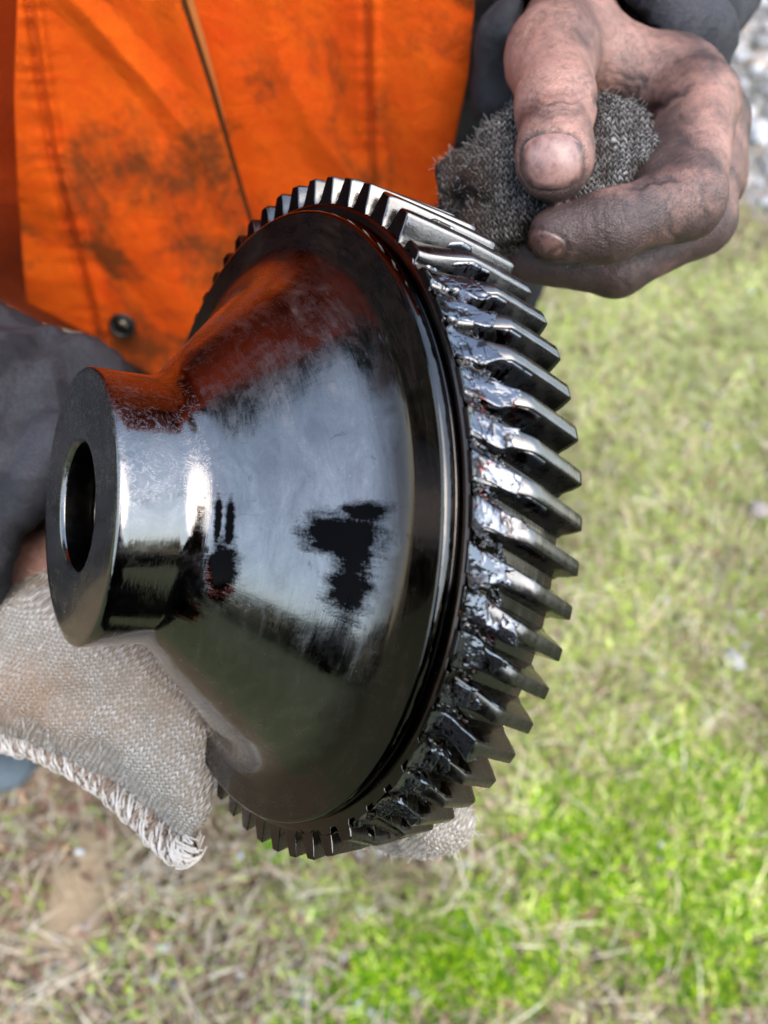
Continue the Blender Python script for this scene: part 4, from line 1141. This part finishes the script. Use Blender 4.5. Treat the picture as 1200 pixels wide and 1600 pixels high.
stone(5, 1212, .062, 'blue-grey rounded stone at the left edge, just below the glove hem', (.16, .21, .24), (1.0, .8, .8), 3)
stone(1145, 1035, .022, 'small white stone in the grass right of the lower gear teeth', (.72, .71, .72), (1, 1, .7), 5)
stone(1185, 800, .024, 'pinkish pale stone at the right edge beside the gear teeth', (.60, .50, .48), (.8, 1.2, .7), 6)
stone(475, 1560, .012, 'small bluish grey stone low in the middle, beside the moss', (.38, .42, .50), (1, 1, .7), 7)
stone(600, 1235, .010, 'pale stone chip behind the gear', (.5, .48, .45), (1, 1, .7), 8) if False else None

# cigarette butt
butt = empty('cigarette_butt'); butt['keep'] = 1
p = G(115, 1328, .009); butt.location = p; butt.rotation_euler = (0, 0, math.radians(-14))
tag(butt, 'cigarette butt with orange filter lying on the bare soil, lower left', 'cigarette butt')
def tube_x(x0, x1, r, n_=20):
    V = []; xs = [x0, x0 + .0004, (x0 + x1) / 2, x1 - .0004, x1]; rs = [r * .8, r, r * .97, r, r * .75]
    for x_, r_ in zip(xs, rs):
        for k in range(n_): V.append((x_, r_ * math.cos(2 * PI * k / n_), r_ * math.sin(2 * PI * k / n_)))
    f = [tuple(range(n_ - 1, -1, -1)), tuple(4 * n_ + k for k in range(n_))]
    for i in range(4):
        for k in range(n_): f.append((i * n_ + k, i * n_ + (k + 1) % n_, (i + 1) * n_ + (k + 1) % n_, (i + 1) * n_ + k))
    return mesh('tube', V, f)
link('filter', tube_x(-.018, .004, .0045), M('filter_paper', (.80, .46, .10), .8).m, butt)
link('paper', tube_x(.004, .018, .0046), M('white_paper', (.85, .85, .86), .8).m, butt)
# twigs
MAT_TWIG = M('dry_twig', (.30, .22, .15), .9).m
def twig(pp, r, label):
    P = [G(a, b, .012 + .004 * math.sin(i)) for i, (a, b) in enumerate(pp)]; P = np.array(P)
    tt = np.linspace(0, len(P) - 1, 24); Q = np.stack([np.interp(tt, np.arange(len(P)), P[:, k]) for k in range(3)], -1)
    V = []
    for i, q in enumerate(Q):
        d = Q[min(i + 1, 23)] - Q[max(i - 1, 0)]; d /= np.linalg.norm(d); s = np.cross(d, [0, 0, 1]); b = np.cross(d, s)
        for k in range(6): V.append(q + (s * math.cos(k * PI / 3) + b * math.sin(k * PI / 3)) * r * (1 - .6 * i / 23))
    i_ = np.arange(23)[:, None]; j_ = np.arange(6)[None, :]; j2 = (j_ + 1) % 6
    f = np.stack([i_ * 6 + j_, i_ * 6 + j2, (i_ + 1) * 6 + j2, (i_ + 1) * 6 + j_], -1).reshape(-1, 4)
    tag(link('twig', mesh('twig', V, f), MAT_TWIG), label, 'twig')
twig([(135, 1482), (200, 1473), (250, 1478), (300, 1490)], .0018, 'thin dry stalk lying below the cigarette butt')
twig([(985, 1270), (1000, 1330), (1020, 1400)], .0022, 'thin stalk lying across the bright moss')
twig([(770, 1320), (780, 1400)], .0030, 'short pale stick just left of the moss, below the gear')
twig([(860, 1180), (930, 1215), (1000, 1200), (1060, 1150)], .0020, 'long curved stalk right of the lowest gear teeth')

# every surface's reflectance is lowered together to real-world values; the exposure above makes up for it
KR = .37
for mt in bpy.data.materials:
    if not mt.use_nodes: continue
    t = mt.node_tree; b = t.nodes.get('Principled BSDF')
    if b is None: continue
    inp = b.inputs['Base Color']
    K = KR * {'off_white_knit': 2.3, 'overlocked_hem': 2.1, 'cotton_yarn': 2.1, 'hi_vis_orange_cloth': 1.2, 'grimy_skin': 1.12, 'fingernail': 1.12}.get(mt.name, 1)
    if inp.is_linked:
        src = inp.links[0].from_socket; nd = t.nodes.new('ShaderNodeMix'); nd.data_type = 'RGBA'; nd.blend_type = 'MULTIPLY'
        nd.inputs[0].default_value = 1; nd.inputs[7].default_value = (K, K, K, 1)
        t.links.new(src, nd.inputs[6]); t.links.new(nd.outputs[2], inp)
    else:
        c = inp.default_value; inp.default_value = (c[0] * K, c[1] * K, c[2] * K, 1)
